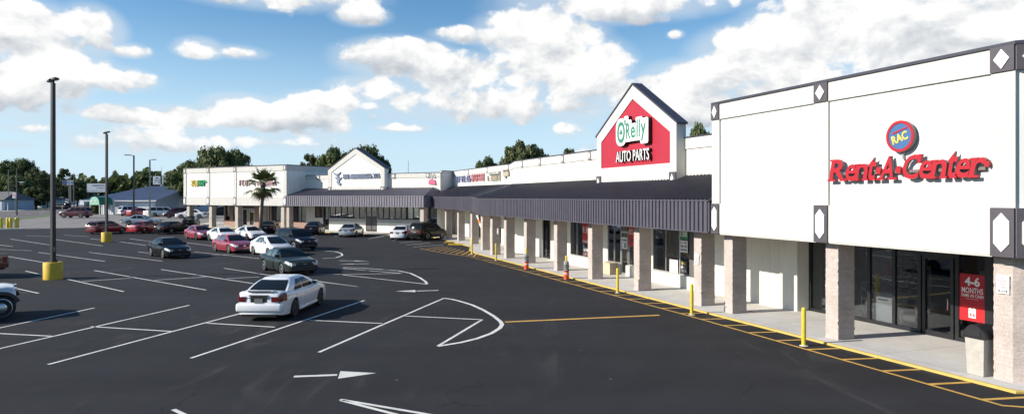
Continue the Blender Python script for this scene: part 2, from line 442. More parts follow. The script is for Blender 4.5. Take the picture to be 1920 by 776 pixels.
mb = MB()
GRASS = mat('dry_grass_ground', (0.075, 0.085, 0.035), 0.95, 0, 0.3, 0.15, coord='Position')
OLDLOT = mat('old_grey_paving', (0.215, 0.20, 0.185), 0.9, 0, 0.16, 0.35, bump=0.2, bscale=20, coord='Position', detail=8)
ROADM = mat('street_asphalt', (0.12, 0.105, 0.10), 0.9, 0, 0.12, 0.3, coord='Position', detail=8)
VERGE = mat('green_grass', (0.10, 0.16, 0.03), 0.95, 0, 0.35, 1.5, coord='Position', detail=8)
sheet(mb, [(-4000, -400), (4000, -400), (4000, 6000), (-4000, 6000)], -0.03, GRASS)
tag(mb.build('ground'), kind='structure')

lot_edge = [(-140, 66), (-67, 89.5), (-49, 101), (-30, 112), (60, 112)]
mb = MB(); sheet(mb, [(-140, -60), (60, -60), (60, 112), (-30, 112), (-49, 101), (-67, 89.5), (-140, 66)], 0.0, ASPH)
tag(mb.build('parking_lot'), kind='structure')

road_near = [gp(-260, 447), gp(35, 409.5), gp(97, 402), gp(165, 391.5), gp(200, 385.5)]
road_far = [gp(200, 379.5), gp(165, 381.5), gp(97, 391), gp(0, 396.5), gp(-300, 411)]
mb = MB(); sheet(mb, [(-140, 66.0), (-67, 89.5), (-49, 101), (-30, 112), (-20, 190), gp(200, 385.5)] + [gp(165, 391.5), gp(97, 402), gp(35, 409.5), gp(-260, 447)], -0.012, OLDLOT)
tag(mb.build('old_lot_paving'), kind='structure')
mb = MB(); sheet(mb, road_near + road_far, 0.004, ROADM)
tag(mb.build('road'), kind='structure')
mb = MB()
for a, b, c, d in ((road_near[0], road_near[1], gp(35, 413), gp(-260, 455)), (road_near[1], road_near[2], gp(97, 405), gp(35, 413))):
    sheet(mb, [a, b, c, d], 0.012, VERGE)
ff = [gp(-300, 406), gp(0, 394), gp(70, 389.5), gp(70, 386.5), gp(0, 388), gp(-300, 394)]
sheet(mb, ff, 0.012, VERGE)
tag(mb.build('grass_verge'), kind='structure')
mb = MB()
ws = [gp(-300, 411), gp(0, 396.5), gp(97, 391), gp(165, 381.5)]
for a, b in zip(ws, ws[1:]): strip(mb, a, b, 1.9, 0.03, CONC)
tag(mb.build('pavement'), kind='structure')
# lane lines along the street
mb = MB()
for f_ in (0.36, 0.64):
    ln = [road_near[i].lerp(road_far[4 - i], f_) for i in range(4)]
    for a, b in zip(ln, ln[1:]):
        n = max(1, int((b - a).length / 9))
        for k in range(n): strip(mb, a.lerp(b, k / n), a.lerp(b, (k + 0.35) / n), 0.16, 0.012, LINEW)
tag(mb.build('road_marking'), kind='structure')

# ---- white parking lines (positions measured on the ground)
LW = 0.105
mb = MB()
def L(a, b, w=LW): strip(mb, gp(*a), gp(*b), w, 0.005, LINEW)
pl = [((90, 683), (460, 585)), ((0, 653), (355, 572)), ((-60, 627), (177, 577)), ((-160, 725), (0, 653)), ((358, 671), (683, 563)),
      ((598, 660), (832, 559)), ((-160, 617), (99, 630)), ((171, 612), (322, 621)), ((388, 605.5), (515, 613)), ((580, 600), (716, 606)),
      ((759, 592), (904, 599)), ((904, 599), (821, 648.5)),
      ((48, 508), (83, 516)), ((125, 523), (232, 546.5)), ((33, 541), (72, 549.6)), ((-60, 530), (33, 541)), ((177, 507), (386, 543.5)), ((153, 527.5), (247, 521)),
      ((302, 505), (475, 531.5)), ((291, 525), (386, 519)), ((420, 502.7), (500, 515)), ((500, 515), (668, 537)), ((425, 522), (486, 519)), ((560, 515), (640, 514)),
      ((72, 473), (197, 490)), ((167, 473), (304.5, 489.5)), ((-20, 475), (83, 492)), ((259, 472), (345, 482)), ((364, 472), (471, 483)), ((470, 483), (520, 488)),
      ((105, 449), (193, 461)), ((20, 448), (92, 459)), ((-40, 455), (24, 462)), ((217, 452), (274, 460)), ((243, 447.5), (300, 455)), ((170, 447.5), (193, 450)),
      ((48, 441.5), (96, 443.5)), ((120, 440.5), (167, 443.5)), ((350, 455), (440, 466)), ((-30, 466), (60, 470)), ((340, 481), (440, 476)),
      ((775, 463), (832, 458.5)), ((761, 459.3), (807, 455.3)), ((750, 455.2), (790, 452)), ((735, 451), (765, 448)), ((704.5, 444.6), (741, 439.3)), ((690, 447.5), (720, 443)),
      ((590, 442), (607, 438)), ((628, 443), (645, 438)), ((665, 443), (672, 439)), ((560, 440), (575, 436)),
      ((638, 748.5), (830, 781)), ((640, 750), (760, 781)), ((325, 767), (350, 779))]
for a, b in pl: L(a, b)
# rounded ends of the stall rows
polystrip(mb, [gp(*p) for p in ((832, 559), (846, 560.8), (860, 564), (885, 571.5), (906, 581), (925, 592), (938.6, 602.8), (941.5, 608.5), (936.7, 615.4), (921, 625), (894.7, 634.5), (864, 642), (821, 649))], 0.15, 0.009, LINEW)
polystrip(mb, [gp(*p) for p in ((643, 501.3), (680, 502.7), (708, 504.8), (746, 507.5), (769, 512), (788, 521), (798, 528), (800.5, 532.6))], 0.14, 0.009, LINEW)
L((800, 532.6), (643, 515.2)); L((643, 503), (753.6, 512.4)); L((640, 514.4), (753.6, 512.4)); L((578, 524.6), (669.7, 537))
polystrip(mb, [gp(*p) for p in ((560, 466.5), (605, 470), (630, 472), (640, 475), (642, 479), (630, 483), (605, 484.5))], 0.14, 0.009, LINEW)
tag(mb.build('parking_lines'), kind='structure')

mb = MB()
def arrow(tail, neck, tip, hw, sw):
    a, b, c = gp(*tail), gp(*neck), gp(*tip); d = (c - a).normalized(); n = Vector((-d.y, d.x))
    strip(mb, a, b - d * 0.05, sw, 0.005, LINEW); sheet(mb, [b - n * hw, c, b + n * hw], 0.005, LINEW)
arrow((551, 705.5), (636, 702.3), (706, 699), 0.37, 0.16)
arrow((822, 544.2), (779, 545.4), (741, 545.9), 0.36, 0.16)
arrow((636, 488.8), (664, 489), (694, 489.6), 0.2, 0.16)
arrow((692, 494.2), (664, 494.6), (635, 495.2), 0.2, 0.16)
tag(mb.build('lane_arrows'), kind='structure')

mb = MB(); strip(mb, gp(947, 603.4), gp(1236, 590.6), 0.20, 0.005, LINEY)
tag(mb.build('stop_line'), kind='structure')

# ---- kerb line, pavement in front of the shops, fire lane ladder
KV = 0.70
k_bend = uv(39.9, KV); k_diag = uv(47.0, -1.0)
k_in = meet(uv(47.0, -1.0), E, st(0, 0.25), DW)
kerb = [uv(-4.2, -6.2), uv(-1.0, KV), k_bend, uv(43.2, 0.25), k_diag, k_in, st(21.9, 0.25), st(22.6, -0.6), st(22.6, -6)]
back = [st(17.5, -6), st(-24, -6.5), uv(60, -8), uv(44, -8), uv(-1, -8)]
pav = kerb + back
mb = MB()
kw = 0.115
inner = []
for i, p in enumerate(kerb):
    d0 = (p - kerb[i - 1]).normalized() if i else (kerb[1] - p).normalized()
    d1 = (kerb[i + 1] - p).normalized() if i < len(kerb) - 1 else d0
    t_ = (d0 + d1).normalized(); n_ = Vector((t_.y, -t_.x)) / max(0.5, t_.dot(d1))
    inner.append(p + n_ * kw)
sheet(mb, inner + back, 0.057, CONC)
tag(mb.build('sidewalk'), kind='structure')
mb = MB()
for i in range(len(kerb) - 1):
    n = max(1, int((kerb[i + 1] - kerb[i]).length / 3.0))
    for k in range(n):
        a, b = kerb[i].lerp(kerb[i + 1], k / n), kerb[i].lerp(kerb[i + 1], (k + 1) / n)
        ia, ib = inner[i].lerp(inner[i + 1], k / n), inner[i].lerp(inner[i + 1], (k + 1) / n)
        ga, gb = G(a.y), G(b.y); gx = 0.0
        mm = KERBY
        ac, bc = a.lerp(ia, 0.18), b.lerp(ib, 0.18)
        T = lambda p, z: (p.x, p.y, z)
        mb.add([T(a, ga - 0.05), T(b, gb - 0.05), T(b, gb + 0.042), T(a, ga + 0.042)], [(3, 2, 1, 0)], mm)
        mb.add([T(a, ga + 0.042), T(b, gb + 0.042), T(bc, gb + 0.06), T(ac, ga + 0.06)], [(3, 2, 1, 0)], mm)
        mb.add([T(ac, ga + 0.06), T(bc, gb + 0.06), T(ib, gb + 0.06), T(ia, ga + 0.06)], [(3, 2, 1, 0)], mm)
        mb.add([T(ia, ga + 0.06), T(ib, gb + 0.06), T(ib, gb + 0.02), T(ia, ga + 0.02)], [(3, 2, 1, 0)], mm)
o = tag(mb.build('kerb'), kind='structure')
mb = MB()
lane = [uv(-2.6, 0.4), uv(-1.5, 1.9), uv(10, 1.64), uv(25, 1.72), uv(38, 2.0), gp(898, 483.5), gp(857, 478), gp(822, 473), gp(788, 466)]
polystrip(mb, lane, 0.10, 0.009, LINEY)
rnd = random.Random(5)
for i in range(34):
    u = -1.15 + i * 1.32
    if u > 41.5: break
    vo = 1.88 - 0.02 * u if u < 10 else 1.66 + 0.012 * (u - 10)
    strip(mb, uv(u - 0.12, KV + 0.05), uv(u + 0.10, vo - 0.05), 0.13, 0.006, LINEY)
h0 = [gp(823, 462.5), gp(898, 479.5)]
for i in range(9):
    f_ = i / 8.0
    a = gp(800 + 88 * f_, 467 + 14.5 * f_); b = gp(832 + 62 * f_, 461.5 + 13 * f_)
    strip(mb, a, b, 0.11, 0.006, LINEY)
tag(mb.build('fire_lane_marking'), kind='structure')

# ================================================================== shop buildings
RZ = math.atan2(E.y, E.x); RZW = math.atan2(DW.y, DW.x)
GRP = 'joined store buildings of the shopping plaza'
def diamond(mb, u0, u1, z0, z1, y, long=False, dark=None, light=None):
    """dark block with a raised white lozenge"""
    mb.box(u0, u1, y - 0.05, y, z0, z1, dark or TRIMD)
    c = (u0 + u1) / 2; hw = abs(u1 - u0) * (0.33 if (z1 - z0) < 0.62 or long else 0.25)
    a, b = z0 + (z1 - z0) * 0.10, z1 - (z1 - z0) * 0.10
    if long:
        k = hw * 1.1
        pts = [(c, a), (c + hw, a + k), (c + hw, b - k), (c, b), (c - hw, b - k), (c - hw, a + k)]
    else:
        m_ = (a + b) / 2; pts = [(c, a), (c + hw, m_), (c, b), (c - hw, m_)]
    mb.wallprism(pts, y + 0.002, y + 0.025, light or WHITE)

def block_column(w, d, z0, z1, seed, chamfer=0.0, mat_=None):
    """rough split-face block column; front at y=0, from x=0 to x=w, back to y=-d"""
    rnd = random.Random(seed); mb = MB(); st_ = 0.06
    loop = [(0, 0), (w, 0), (w, -d), (0, -d)]
    if chamfer: loop = [(0, 0), (w, 0), (w, -d), (-chamfer, -d), (-chamfer, -chamfer)]
    pts = []
    for i in range(len(loop)):
        a, b = Vector(loop[i]), Vector(loop[(i + 1) % len(loop)]); n = max(2, int((b - a).length / st_))
        nr = Vector(((b - a).y, -(b - a).x)).normalized() * -1
        for k in range(n): pts.append((a.lerp(b, k / n), nr, k == 0))
    nz = max(2, int((z1 - z0) / 0.068)); n = len(pts); vs, fs = [], []
    for j in range(nz + 1):
        course = int((j - 0.5) / 3); joint = (j % 3 == 0)
        for i, (p, nr, corner) in enumerate(pts):
            r = rnd.random(); blk = int((i + 3 * (course % 2)) / 6)
            o = 0.0 if (j == 0 or j == nz) else (0.011 * (r - 0.4) + (0.022 if r > 0.975 else 0) - (0.008 if joint else 0))
            q = p + nr * o
            vs.append((q.x, q.y, z0 + (z1 - z0) * j / nz))
    for j in range(nz):
        for i in range(n):
            k = (i + 1) % n
            fs.append((j * n + i, j * n + k, (j + 1) * n + k, (j + 1) * n + i))
    fs = [f[::-1] for f in fs]
    mb.add(vs, fs, mat_ or BLOCK)
    return mb.mesh('column', True, 28)
def column(parent, u, v, mesh, label=None):
    o = bpy.data.objects.new('column', mesh); COL.objects.link(o); o.parent = parent; o.location = (u, v, 0)
    return o

def window(parent, u0, u1, v, z0, z1, panes, fm=FRAME, gm=GLASS, fw=0.06, head=None, name='shop_window', mid=None):
    """frame with its glass as a sub-part; u0 > u1, facing +y"""
    mb = MB(); hi, lo = max(u0, u1), min(u0, u1)
    mb.box(lo, hi, v - 0.06, v + 0.04, z0, z0 + fw, fm); mb.box(lo, hi, v - 0.06, v + 0.04, z1 - fw, z1, fm)
    for i in range(panes + 1):
        c = lo + (hi - lo) * i / panes
        a, b = (c, c + fw) if i == 0 else ((c - fw, c) if i == panes else (c - fw / 2, c + fw / 2))
        mb.box(a, b, v - 0.057, v + 0.037, z0 + fw, z1 - fw, fm)
    if mid: mb.box(lo + fw, hi - fw, v - 0.05, v + 0.03, mid, mid + fw * 0.8, fm)
    f = mb.build(name, parent)
    g = MB(); g.box(lo + fw, hi - fw, v - 0.018, v - 0.006, z0 + fw, z1 - fw, gm); g.build('pane', f)
    return f
def door(parent, u0, u1, v, z0, z1, fm=FRAME, gm=GLASS, leafs=1, fw=0.09):
    hi, lo = max(u0, u1), min(u0, u1); mb = MB()
    mb.box(lo, lo + fw, v - 0.05, v + 0.05, z0, z1, fm); mb.box(hi - fw, hi, v - 0.05, v + 0.05, z0, z1, fm)
    mb.box(lo + fw, hi - fw, v - 0.05, v + 0.05, z1 - fw, z1, fm); mb.box(lo + fw, hi - fw, v - 0.05, v + 0.05, z0, z0 + fw * 1.6, fm)
    if leafs == 2: mb.box((lo + hi) / 2 - 0.05, (lo + hi) / 2 + 0.05, v - 0.05, v + 0.05, z0 + fw * 1.6, z1 - fw, fm)
    f = mb.build('door', parent)
    g = MB(); g.box(lo + fw, hi - fw, v - 0.018, v - 0.006, z0 + fw * 1.6, z1 - fw, gm); g.build('pane', f)
    h = MB(); c = lo + fw + 0.06 if leafs == 1 else (lo + hi) / 2 + 0.1
    h.cyl((c, v + 0.09, z0 + 0.9), (c, v + 0.09, z0 + 1.25), 0.014, 0.014, CHROME, 8); h.box(c - .01, c + .01, v + .05, v + .09, z0 + .93, z0 + .95, CHROME); h.box(c - .01, c + .01, v + .05, v + .09, z0 + 1.2, z0 + 1.22, CHROME)
    h.build('handle', f)
    return f
def wall_holes(mb, u0, u1, v0, v1, z0, z1, holes, m):
    """wall from u0 to u1 with rectangular openings (ua, ub, za, zb), cut into pieces"""
    hs = sorted([(min(a, b), max(a, b), c, d) for a, b, c, d in holes]); x = u0
    for (a, b, c, d) in hs:
        if a > x: mb.box(x, a, v0, v1, z0, z1, m)
        if c > z0: mb.box(a, b, v0, v1, z0, c, m)
        if d < z1: mb.box(a, b, v0, v1, d, z1, m)
        x = b
    if x < u1: mb.box(x, u1, v0, v1, z0, z1, m)

def awning(parent, top, front, zt, zf, zb, rib=0.28, mtop=AWNTOP, mfr=AWN, dzt=None):
    """ribbed metal awning along two polylines in plan (top edge on the wall, front edge)"""
    sl, sk = MB(), MB()
    dz = dzt or [0] * len(top)
    V3 = lambda p, z: Vector((p[0], p[1], z))
    for i in range(len(top) - 1):
        a, b, c, d = Vector(top[i]), Vector(top[i + 1]), Vector(front[i + 1]), Vector(front[i])
        za, zb_ = dz[i], dz[i + 1]
        A, B, C, D = V3(a, zt + za), V3(b, zt + zb_), V3(c, zf + zb_), V3(d, zf + za)
        nn = (B - A).cross(D - A).normalized()
        if nn.z < 0: nn = -nn
        sl.quad(A, D, C, B, mtop); th = nn * -0.05
        sl.quad(A + th, B + th, C + th, D + th, mtop)
        n = max(1, int((d - c).length / rib))
        for k in range(n + 1):
            f0 = k / n; w = 0.020
            t0, t1 = A.lerp(B, f0), D.lerp(C, f0); e = (C - D).normalized() * w; up = nn * 0.075
            vs = [t0 - e, t0 + e, t1 + e, t1 - e]; vs += [p + up for p in vs]
            sl.add(vs, [(4, 7, 6, 5), (0, 4, 5, 1), (1, 5, 6, 2), (2, 6, 7, 3), (3, 7, 4, 0)], mfr)  # skirt colour on the ribs paints in their highlights against the darker roof
        # corrugated face
        dd = (c - d); out = Vector((-dd.y, dd.x)).normalized()
        if out.dot(d - a) < 0: out = -out
        m = max(1, int(dd.length / rib)); rr = random.Random(i + 3); prof = []
        for k in range(m):
            for f_, o_ in ((0.0, 0.0), (0.30, 0.0), (0.36, 0.06), (0.92, 0.06), (0.97, 0.0)):
                prof.append(((k + f_) / m, o_ + rr.uniform(-.004, .004)))
        prof.append((1.0, 0.0))
        vs = []
        for (f_, o_) in prof:
            p = d.lerp(c, f_) + out * o_; z_ = za + (zb_ - za) * f_
            vs += [V3(p, zb + z_), V3(p, zf + z_ + 0.01)]
        fs = [(2 * k, 2 * k + 2, 2 * k + 3, 2 * k + 1) for k in range(len(prof) - 1)]
        sk.add(vs, fs, mfr)
        # back of the face, bottom lip and top fold
        e0, e1 = d - out * 0.05, c - out * 0.05
        sk.quad(V3(e0, zb + za), V3(e0, zf + za - 0.06), V3(e1, zf + zb_ - 0.06), V3(e1, zb + zb_), mfr)
        for zz, hh, pr in ((zb, 0.04, 0.068), (zf - 0.02, 0.05, 0.075)):
            q0, q1 = d + out * pr, c + out * pr
            sk.add([V3(d - out * .04, zz + za), V3(c - out * .04, zz + zb_), V3(q1, zz + zb_), V3(q0, zz + za), V3(d - out * .04, zz + za + hh), V3(c - out * .04, zz + zb_ + hh), V3(q1, zz + zb_ + hh), V3(q0, zz + za + hh)],
                   [(0, 3, 2, 1), (4, 5, 6, 7), (3, 7, 6, 2), (0, 4, 7, 3), (1, 2, 6, 5), (0, 1, 5, 4)], mfr)
    s_ = sl.build('awning_roof', parent); k_ = sk.build('awning_skirt', parent)
    return s_, k_

# ------------------------------------------------------------------ corner store
rac = thing('store_building', 'white stucco corner store with tall fascia, dark diamond blocks and full-height shop windows', 'building', (P0.x, P0.y, 0), RZ, GRP)
FV = 0.40
cs = -0.80                                     # the chamfered corner starts here
def corner_band(mb, z0, z1, proud, m):
    f = FV + proud; a = 10.5; k = 0.41 * proud
    mb.prism([(a, f), (a, f - 0.5), (cs + 0.2, f - 0.5), (cs - 1.0 + 0.3, f - 1.3), (cs - 1.0 + 0.3, -16), (cs - 1.15 - proud * 0.7, -16), (cs - 1.15 - proud, f - 1.15), (cs - k, f)][::-1], z0, z1, m)
mb = MB(); corner_band(mb, 4.24, 7.46, -0.07, WHITE); mb.build('fascia_panel', rac)
mb = MB(); corner_band(mb, 3.10, 4.24, 0.0, CREAM); corner_band(mb, 3.06, 3.10, -0.02, CREAM); mb.build('lower_band', rac)
mb = MB(); corner_band(mb, 7.46, 8.05, 0.0, CREAM); mb.build('upper_band', rac)
mb = MB(); corner_band(mb, 8.05, 8.13, 0.05, CAP); mb.build('parapet_cap', rac)
PIL = ((10.05, 10.5), (4.76, 5.30), (-0.80, -0.24))
for a, b in PIL:
    mb = MB(); mb.box(a, b, FV - 0.069, FV + 0.006, 4.24, 7.46, CREAM); mb.build('pilaster', rac)
mb = MB(); M_ = MB()
for a, b in PIL:
    for z0, z1, lg in ((7.46, 8.05, False), (3.08, 4.24, True)):
        mb = MB(); diamond(mb, a, b, z0, z1, FV + 0.055, lg); mb.build('diamond_block', rac)
# the blocks on the chamfered face
for z0, z1, lg in ((7.46, 8.05, False), (3.08, 4.24, True)):
    mb = MB(); diamond(mb, -0.62, -0.02, z0, z1, 0.0, lg)
    a = R(45); Mx = Matrix.Translation((cs - 0.02, FV + 0.03, 0)) @ Matrix.Rotation(a, 4, 'Z')
    mb.v = [Mx @ p for p in mb.v]; mb.build('diamond_block', rac)
mb = MB(); mb.prism([(10.48, 0.0), (10.48, -18), (-1.6, -18), (-1.6, -0.8), (-0.7, 0.0)][::-1], 3.16, 3.34, SOFFIT); mb.build('soffit', rac)
mb = MB(); mb.box(-1.5, 10.48, -18, -0.12, 7.2, 7.4, ROOFM); mb.build('roof', rac)
colmesh = [block_column(0.50, 0.66, 0.04, 3.16, s) for s in (1, 2, 3)]
corner_mesh = block_column(0.46, 0.95, 0.04, 3.16, 9, chamfer=0.62)
column(rac, -0.48, 0.0, corner_mesh); column(rac, 4.70, 0.06, colmesh[0]); column(rac, 9.79, 0.0, colmesh[1])
SV = -3.33
window(rac, 9.37, 7.6, SV, 0.065, 3.16, 2, fw=0.11)
window(rac, 7.6, 4.56, SV, 0.065, 3.16, 3, fw=0.12)
door(rac, 4.50, 3.44, SV, 0.065, 2.62, fw=0.10)
mb = MB(); mb.box(3.40, 4.56, SV - 0.06, SV + 0.04, 2.62, 3.16, FRAME); mb.build('door_head', rac)
window(rac, 3.40, 2.36, SV, 0.065, 3.16, 1, fw=0.12)
window(rac, 2.36, -1.2, SV, 0.065, 3.16, 3, fw=0.12)
mb = MB()                                        # recess wall at the left of the windows
mb.box(9.37, 9.50, SV - 0.1, -2.72, 0.04, 3.16, LOWWHITE); mb.prism([(9.50, -2.72), (9.50, -3.40), (10.0, -2.88), (10.0, -2.66)][::-1], 0.04, 3.16, LOWWHITE)
mb.box(10.0, 11.4, -2.9, -2.66, 0.04, 3.16, LOWWHITE); mb.build('wall', rac)
mb = MB()
mb.box(-1.4, 11.2, -14.2, -14.0, 0.04, 3.16, DARKIN); mb.box(9.56, 9.7, -14, -3.5, 0.04, 3.16, DARKIN); mb.box(-1.55, -1.4, -14, -3.4, 0.1, 7.2, LOWWHITE); mb.box(-1.4, 9.56, -14, SV - 0.05, 0.062, 0.075, FLOORIN)
mb.build('interior', rac)

# ------------------------------------------------------------------ long arcade with the red gable
arc = thing('store_building', 'long white arcade with dark ribbed awning, block columns and a red gable panel', 'building', (P0.x, P0.y, 0), RZ, GRP)
WV = -2.70
D2 = 0.10
holes = [(16.15, 19.65, 0.65, 3.16), (21.4, 24.6, 0.06, 3.16), (26.7, 29.75, 0.65, 3.16), (33.0, 34.5, 0.06, 3.16), (36.9, 38.1, 0.06, 3.16)]
mb = MB(); wall_holes(mb, 11.4, 40.1, WV - 0.25, WV, 0.04, 7.35, holes, LOWWHITE)
mb.build('wall', arc)
WL = Vector((40.1, WV)); WR = Vector((46.4, -4.7)); W2 = Vector((61.4, -4.7))
wing_ret = (st(-22.07, -3.2) - P0); WING = Vector((wing_ret.dot(E), wing_ret.dot(N)))
awc = (st(-22.3, 0) - P0); AWC = Vector((awc.dot(E), awc.dot(N)))
hd = Vector(((-NW).dot(E), (-NW).dot(N)))
HIP = meet(AWC, hd, Vector((47.8, -1.5)), Vector((1, 0)))
W2 = meet(WING, hd, Vector((46.4, -4.7)), Vector((1, 0)))
mb = MB()
def slab_wall(mb, a, b, th, z0, z1, m, dza=0, dzb=0):
    a, b = Vector(a), Vector(b); d = (b - a).normalized(); n = Vector((-d.y, d.x)) * -th
    if n.y > 0: n = -n
    c, e = b + n, a + n
    vs = [(a.x, a.y, z0), (b.x, b.y, z0), (c.x, c.y, z0), (e.x, e.y, z0), (a.x, a.y, z1 + dza), (b.x, b.y, z1 + dzb), (c.x, c.y, z1 + dzb), (e.x, e.y, z1 + dza)]
    mb.add(vs, [(0, 1, 2, 3), (7, 6, 5, 4), (0, 4, 5, 1), (1, 5, 6, 2), (2, 6, 7, 3), (3, 7, 4, 0)], m)
slab_wall(mb, WL, WR, 0.25, 3.2, 7.35, WHITE, 0, D2); slab_wall(mb, WR, W2, 0.25, 3.2, 7.35, WHITE, D2, D2)
d1 = WL.lerp(WR, 0.45); d2 = WL.lerp(WR, 0.88)
slab_wall(mb, WL, d1, 0.25, 0.04, 3.2, LOWWHITE); slab_wall(mb, d2, WR, 0.25, 0.04, 3.2, LOWWHITE)
slab_wall(mb, WR, Vector((49.0, -4.7)), 0.25, 0.04, 3.2, LOWWHITE); slab_wall(mb, Vector((51.5, -4.7)), Vector((54.5, -4.7)), 0.25, 0.04, 3.2, LOWWHITE)
slab_wall(mb, Vector((56.0, -4.7)), W2, 0.25, 0.04, 3.2, LOWWHITE)
mb.build('wall', arc)
# parapet band with small blocks and a dark cap
mb = MB(); cp = MB()
def band_line(pts, dzs, z0, z1, proud, m, mb):
    for (a, b, za, zb) in zip(pts, pts[1:], dzs, dzs[1:]):
        a, b = Vector(a), Vector(b); d = (b - a).normalized(); n = Vector((-d.y, d.x))
        if n.y < 0: n = -n
        p, q = a + n * proud, b + n * proud; r, s = b - n * 0.26, a - n * 0.26
        vs = [(p.x, p.y, z0 + za), (q.x, q.y, z0 + zb), (r.x, r.y, z0 + zb), (s.x, s.y, z0 + za), (p.x, p.y, z1 + za), (q.x, q.y, z1 + zb), (r.x, r.y, z1 + zb), (s.x, s.y, z1 + za)]
        mb.add(vs, [(3, 2, 1, 0), (4, 5, 6, 7), (0, 1, 5, 4), (1, 2, 6, 5), (2, 3, 7, 6), (3, 0, 4, 7)], m)
bl = [Vector((10.55, WV)), WL, WR, W2]; bz = [0, 0, D2, D2]
band_line(bl, bz, 6.82, 7.352, 0.06, CREAM, mb); band_line(bl, bz, 7.353, 7.41, 0.10, CAP, cp)
mb.build('upper_band', arc); cp.build('parapet_cap', arc)
BL = mat('small_block_grey', (0.20, 0.19, 0.19), 0.7, 0, 0.1, 3)
for u in (13.2, 26.6, 30.6, 34.6, 38.2):
    mb = MB(); diamond(mb, u, u + 0.42, 6.80, 7.36, WV + 0.085, False, BL); mb.build('diamond_block', arc)
for f_ in (0.02, 0.34, 0.67, 0.97):
    p = WR.lerp(W2, f_); mb = MB(); diamond(mb, p.x, p.x + 0.42, 6.90, 7.46, p.y + 0.085, False, BL); mb.build('diamond_block', arc)
# awning
top = [Vector((10.53, WV)), WL, WR, meet(WR, Vector((1, 0)), AWC, hd)]
top[3] = Vector((W2.x, -4.7))
frt = [Vector((10.53, 0.5)), Vector((39.7, 0.5)), Vector((47.8, -1.5)), HIP]
awning(arc, top, frt, 5.50, 4.35, 3.10, dzt=[0, 0, 0.10, 0.16])
mb = MB()
for i in range(3):
    a, b, c, d = top[i], top[i + 1], frt[i + 1], frt[i]
    if i == 0: a = Vector((10.30, a.y)); d = Vector((10.30, d.y - .12))
    mb.quad((a.x, a.y, 3.19), (b.x, b.y, 3.22), (c.x, c.y, 3.22), (d.x, d.y, 3.19), SOFFIT)
mb.build('soffit', arc)
mb = MB(); mb.prism([(10.55, -3), (10.55, -20), (70, -20), (70, -9), (60, -5.0), (46.4, -5.0), (40, -3)][::-1], 7.0, 7.2, ROOFM); mb.build('roof', arc)
for i, (u, v) in enumerate(((11.73, 0), (16.52, 0), (21.35, 0), (25.9, 0), (30.85, 0), (34.8, 0), (37.9, 0.0), (42.6, -0.75), (49.6, -2.0), (54.1, -2.0), (59.0, -2.05))):
    column(arc, u, v, colmesh[i % 3])
# shop fronts
window(arc, 19.6, 17.17, WV - 0.02, 0.66, 3.16, 2, ALU, GLASS, 0.05); window(arc, 17.17, 16.2, WV - 0.02, 0.66, 3.16, 1, ALU, GLASS, 0.05)
window(arc, 24.55, 22.98, WV - 0.02, 0.66, 3.16, 2, ALU, GLASSG, 0.05); door(arc, 22.95, 22.12, WV - 0.02, 0.065, 2.5, ALU, GLASSG, fw=0.07)
mb = MB(); mb.box(22.12, 22.95, WV - 0.08, WV, 2.5, 2.56, ALU); mb.box(22.16, 22.92, WV - 0.03, WV - 0.02, 2.56, 3.16, GLASSG); mb.build('transom_window', arc)
window(arc, 22.08, 21.45, WV - 0.02, 0.66, 3.16, 1, ALU, GLASS, 0.05)
window(arc, 29.7, 26.75, WV - 0.02, 0.66, 3.16, 3, ALU, GLASS, 0.05)
door(arc, 34.45, 33.05, WV - 0.1, 0.065, 3.12, FRAME, GLASS, 2); door(arc, 38.05, 36.95, WV - 0.1, 0.065, 3.12, FRAME, GLASS)
for a, b in ((15.6, 19.75), (22.98, 24.6), (21.4, 22.08), (26.5, 29.8)): mb = MB(); mb.box(a, b, WV + 0.002, WV + 0.22, 0.04, 0.66, LOWWHITE); mb.build('bulkhead', arc)
mb = MB(); mb.box(15.6, 16.1, WV + .003, WV + 0.2, 0.67, 3.15, DARKIN); 
mb.build('dark_panel', arc)
def lerp_wall(a, b, f0, f1, z0, z1, panes, fm, gm):
    """window in a wall that runs askew"""
    p, q = a.lerp(b, f0), a.lerp(b, f1); d = q - p; w = d.length
    f = window(arc, 0, w, 0.0, z0, z1, panes, fm, gm, 0.05)
    ang = math.atan2(d.y, d.x); Mx = Matrix.Translation((p.x, p.y, 0)) @ Matrix.Rotation(ang, 4, 'Z')
    for o in [f] + kids(f): o.data.transform(Mx)
lerp_wall(WL, WR, 0.46, 0.68, 0.66, 3.18, 2, ALU, GLASSG); lerp_wall(WL, WR, 0.69, 0.87, 0.065, 3.18, 1, ALU, GLASSG)
lerp_wall(Vector((49.0, -4.8)), Vector((51.5, -4.8)), 0, 1, 0.3, 3.2, 2, FRAME, GLASS); lerp_wall(Vector((54.5, -4.8)), Vector((56.0, -4.8)), 0, 1, 0.3, 3.2, 1, FRAME, GLASS)
mb = MB(); mb.box(11.5, 60, -12.2, -12.0, 0.04, 3.3, DARKIN); mb.box(11.6, 40, -12, WV - 0.3, 0.062, 0.075, FLOORIN); mb.box(46, 60, -12, -5.0, 0.25, 0.27, FLOORIN); mb.box(11.4, 40, -12, WV - 0.26, 3.2, 3.3, DARKIN); mb.box(44, 62, -12, -4.97, 3.2, 3.3, DARKIN)
for u in (14.9, 20.6, 25.6, 32.0, 40.1): mb.box(u, u + 0.12, -12, WV - 0.26, 0.17, 3.2, DARKIN)
mb.build('interior', arc)
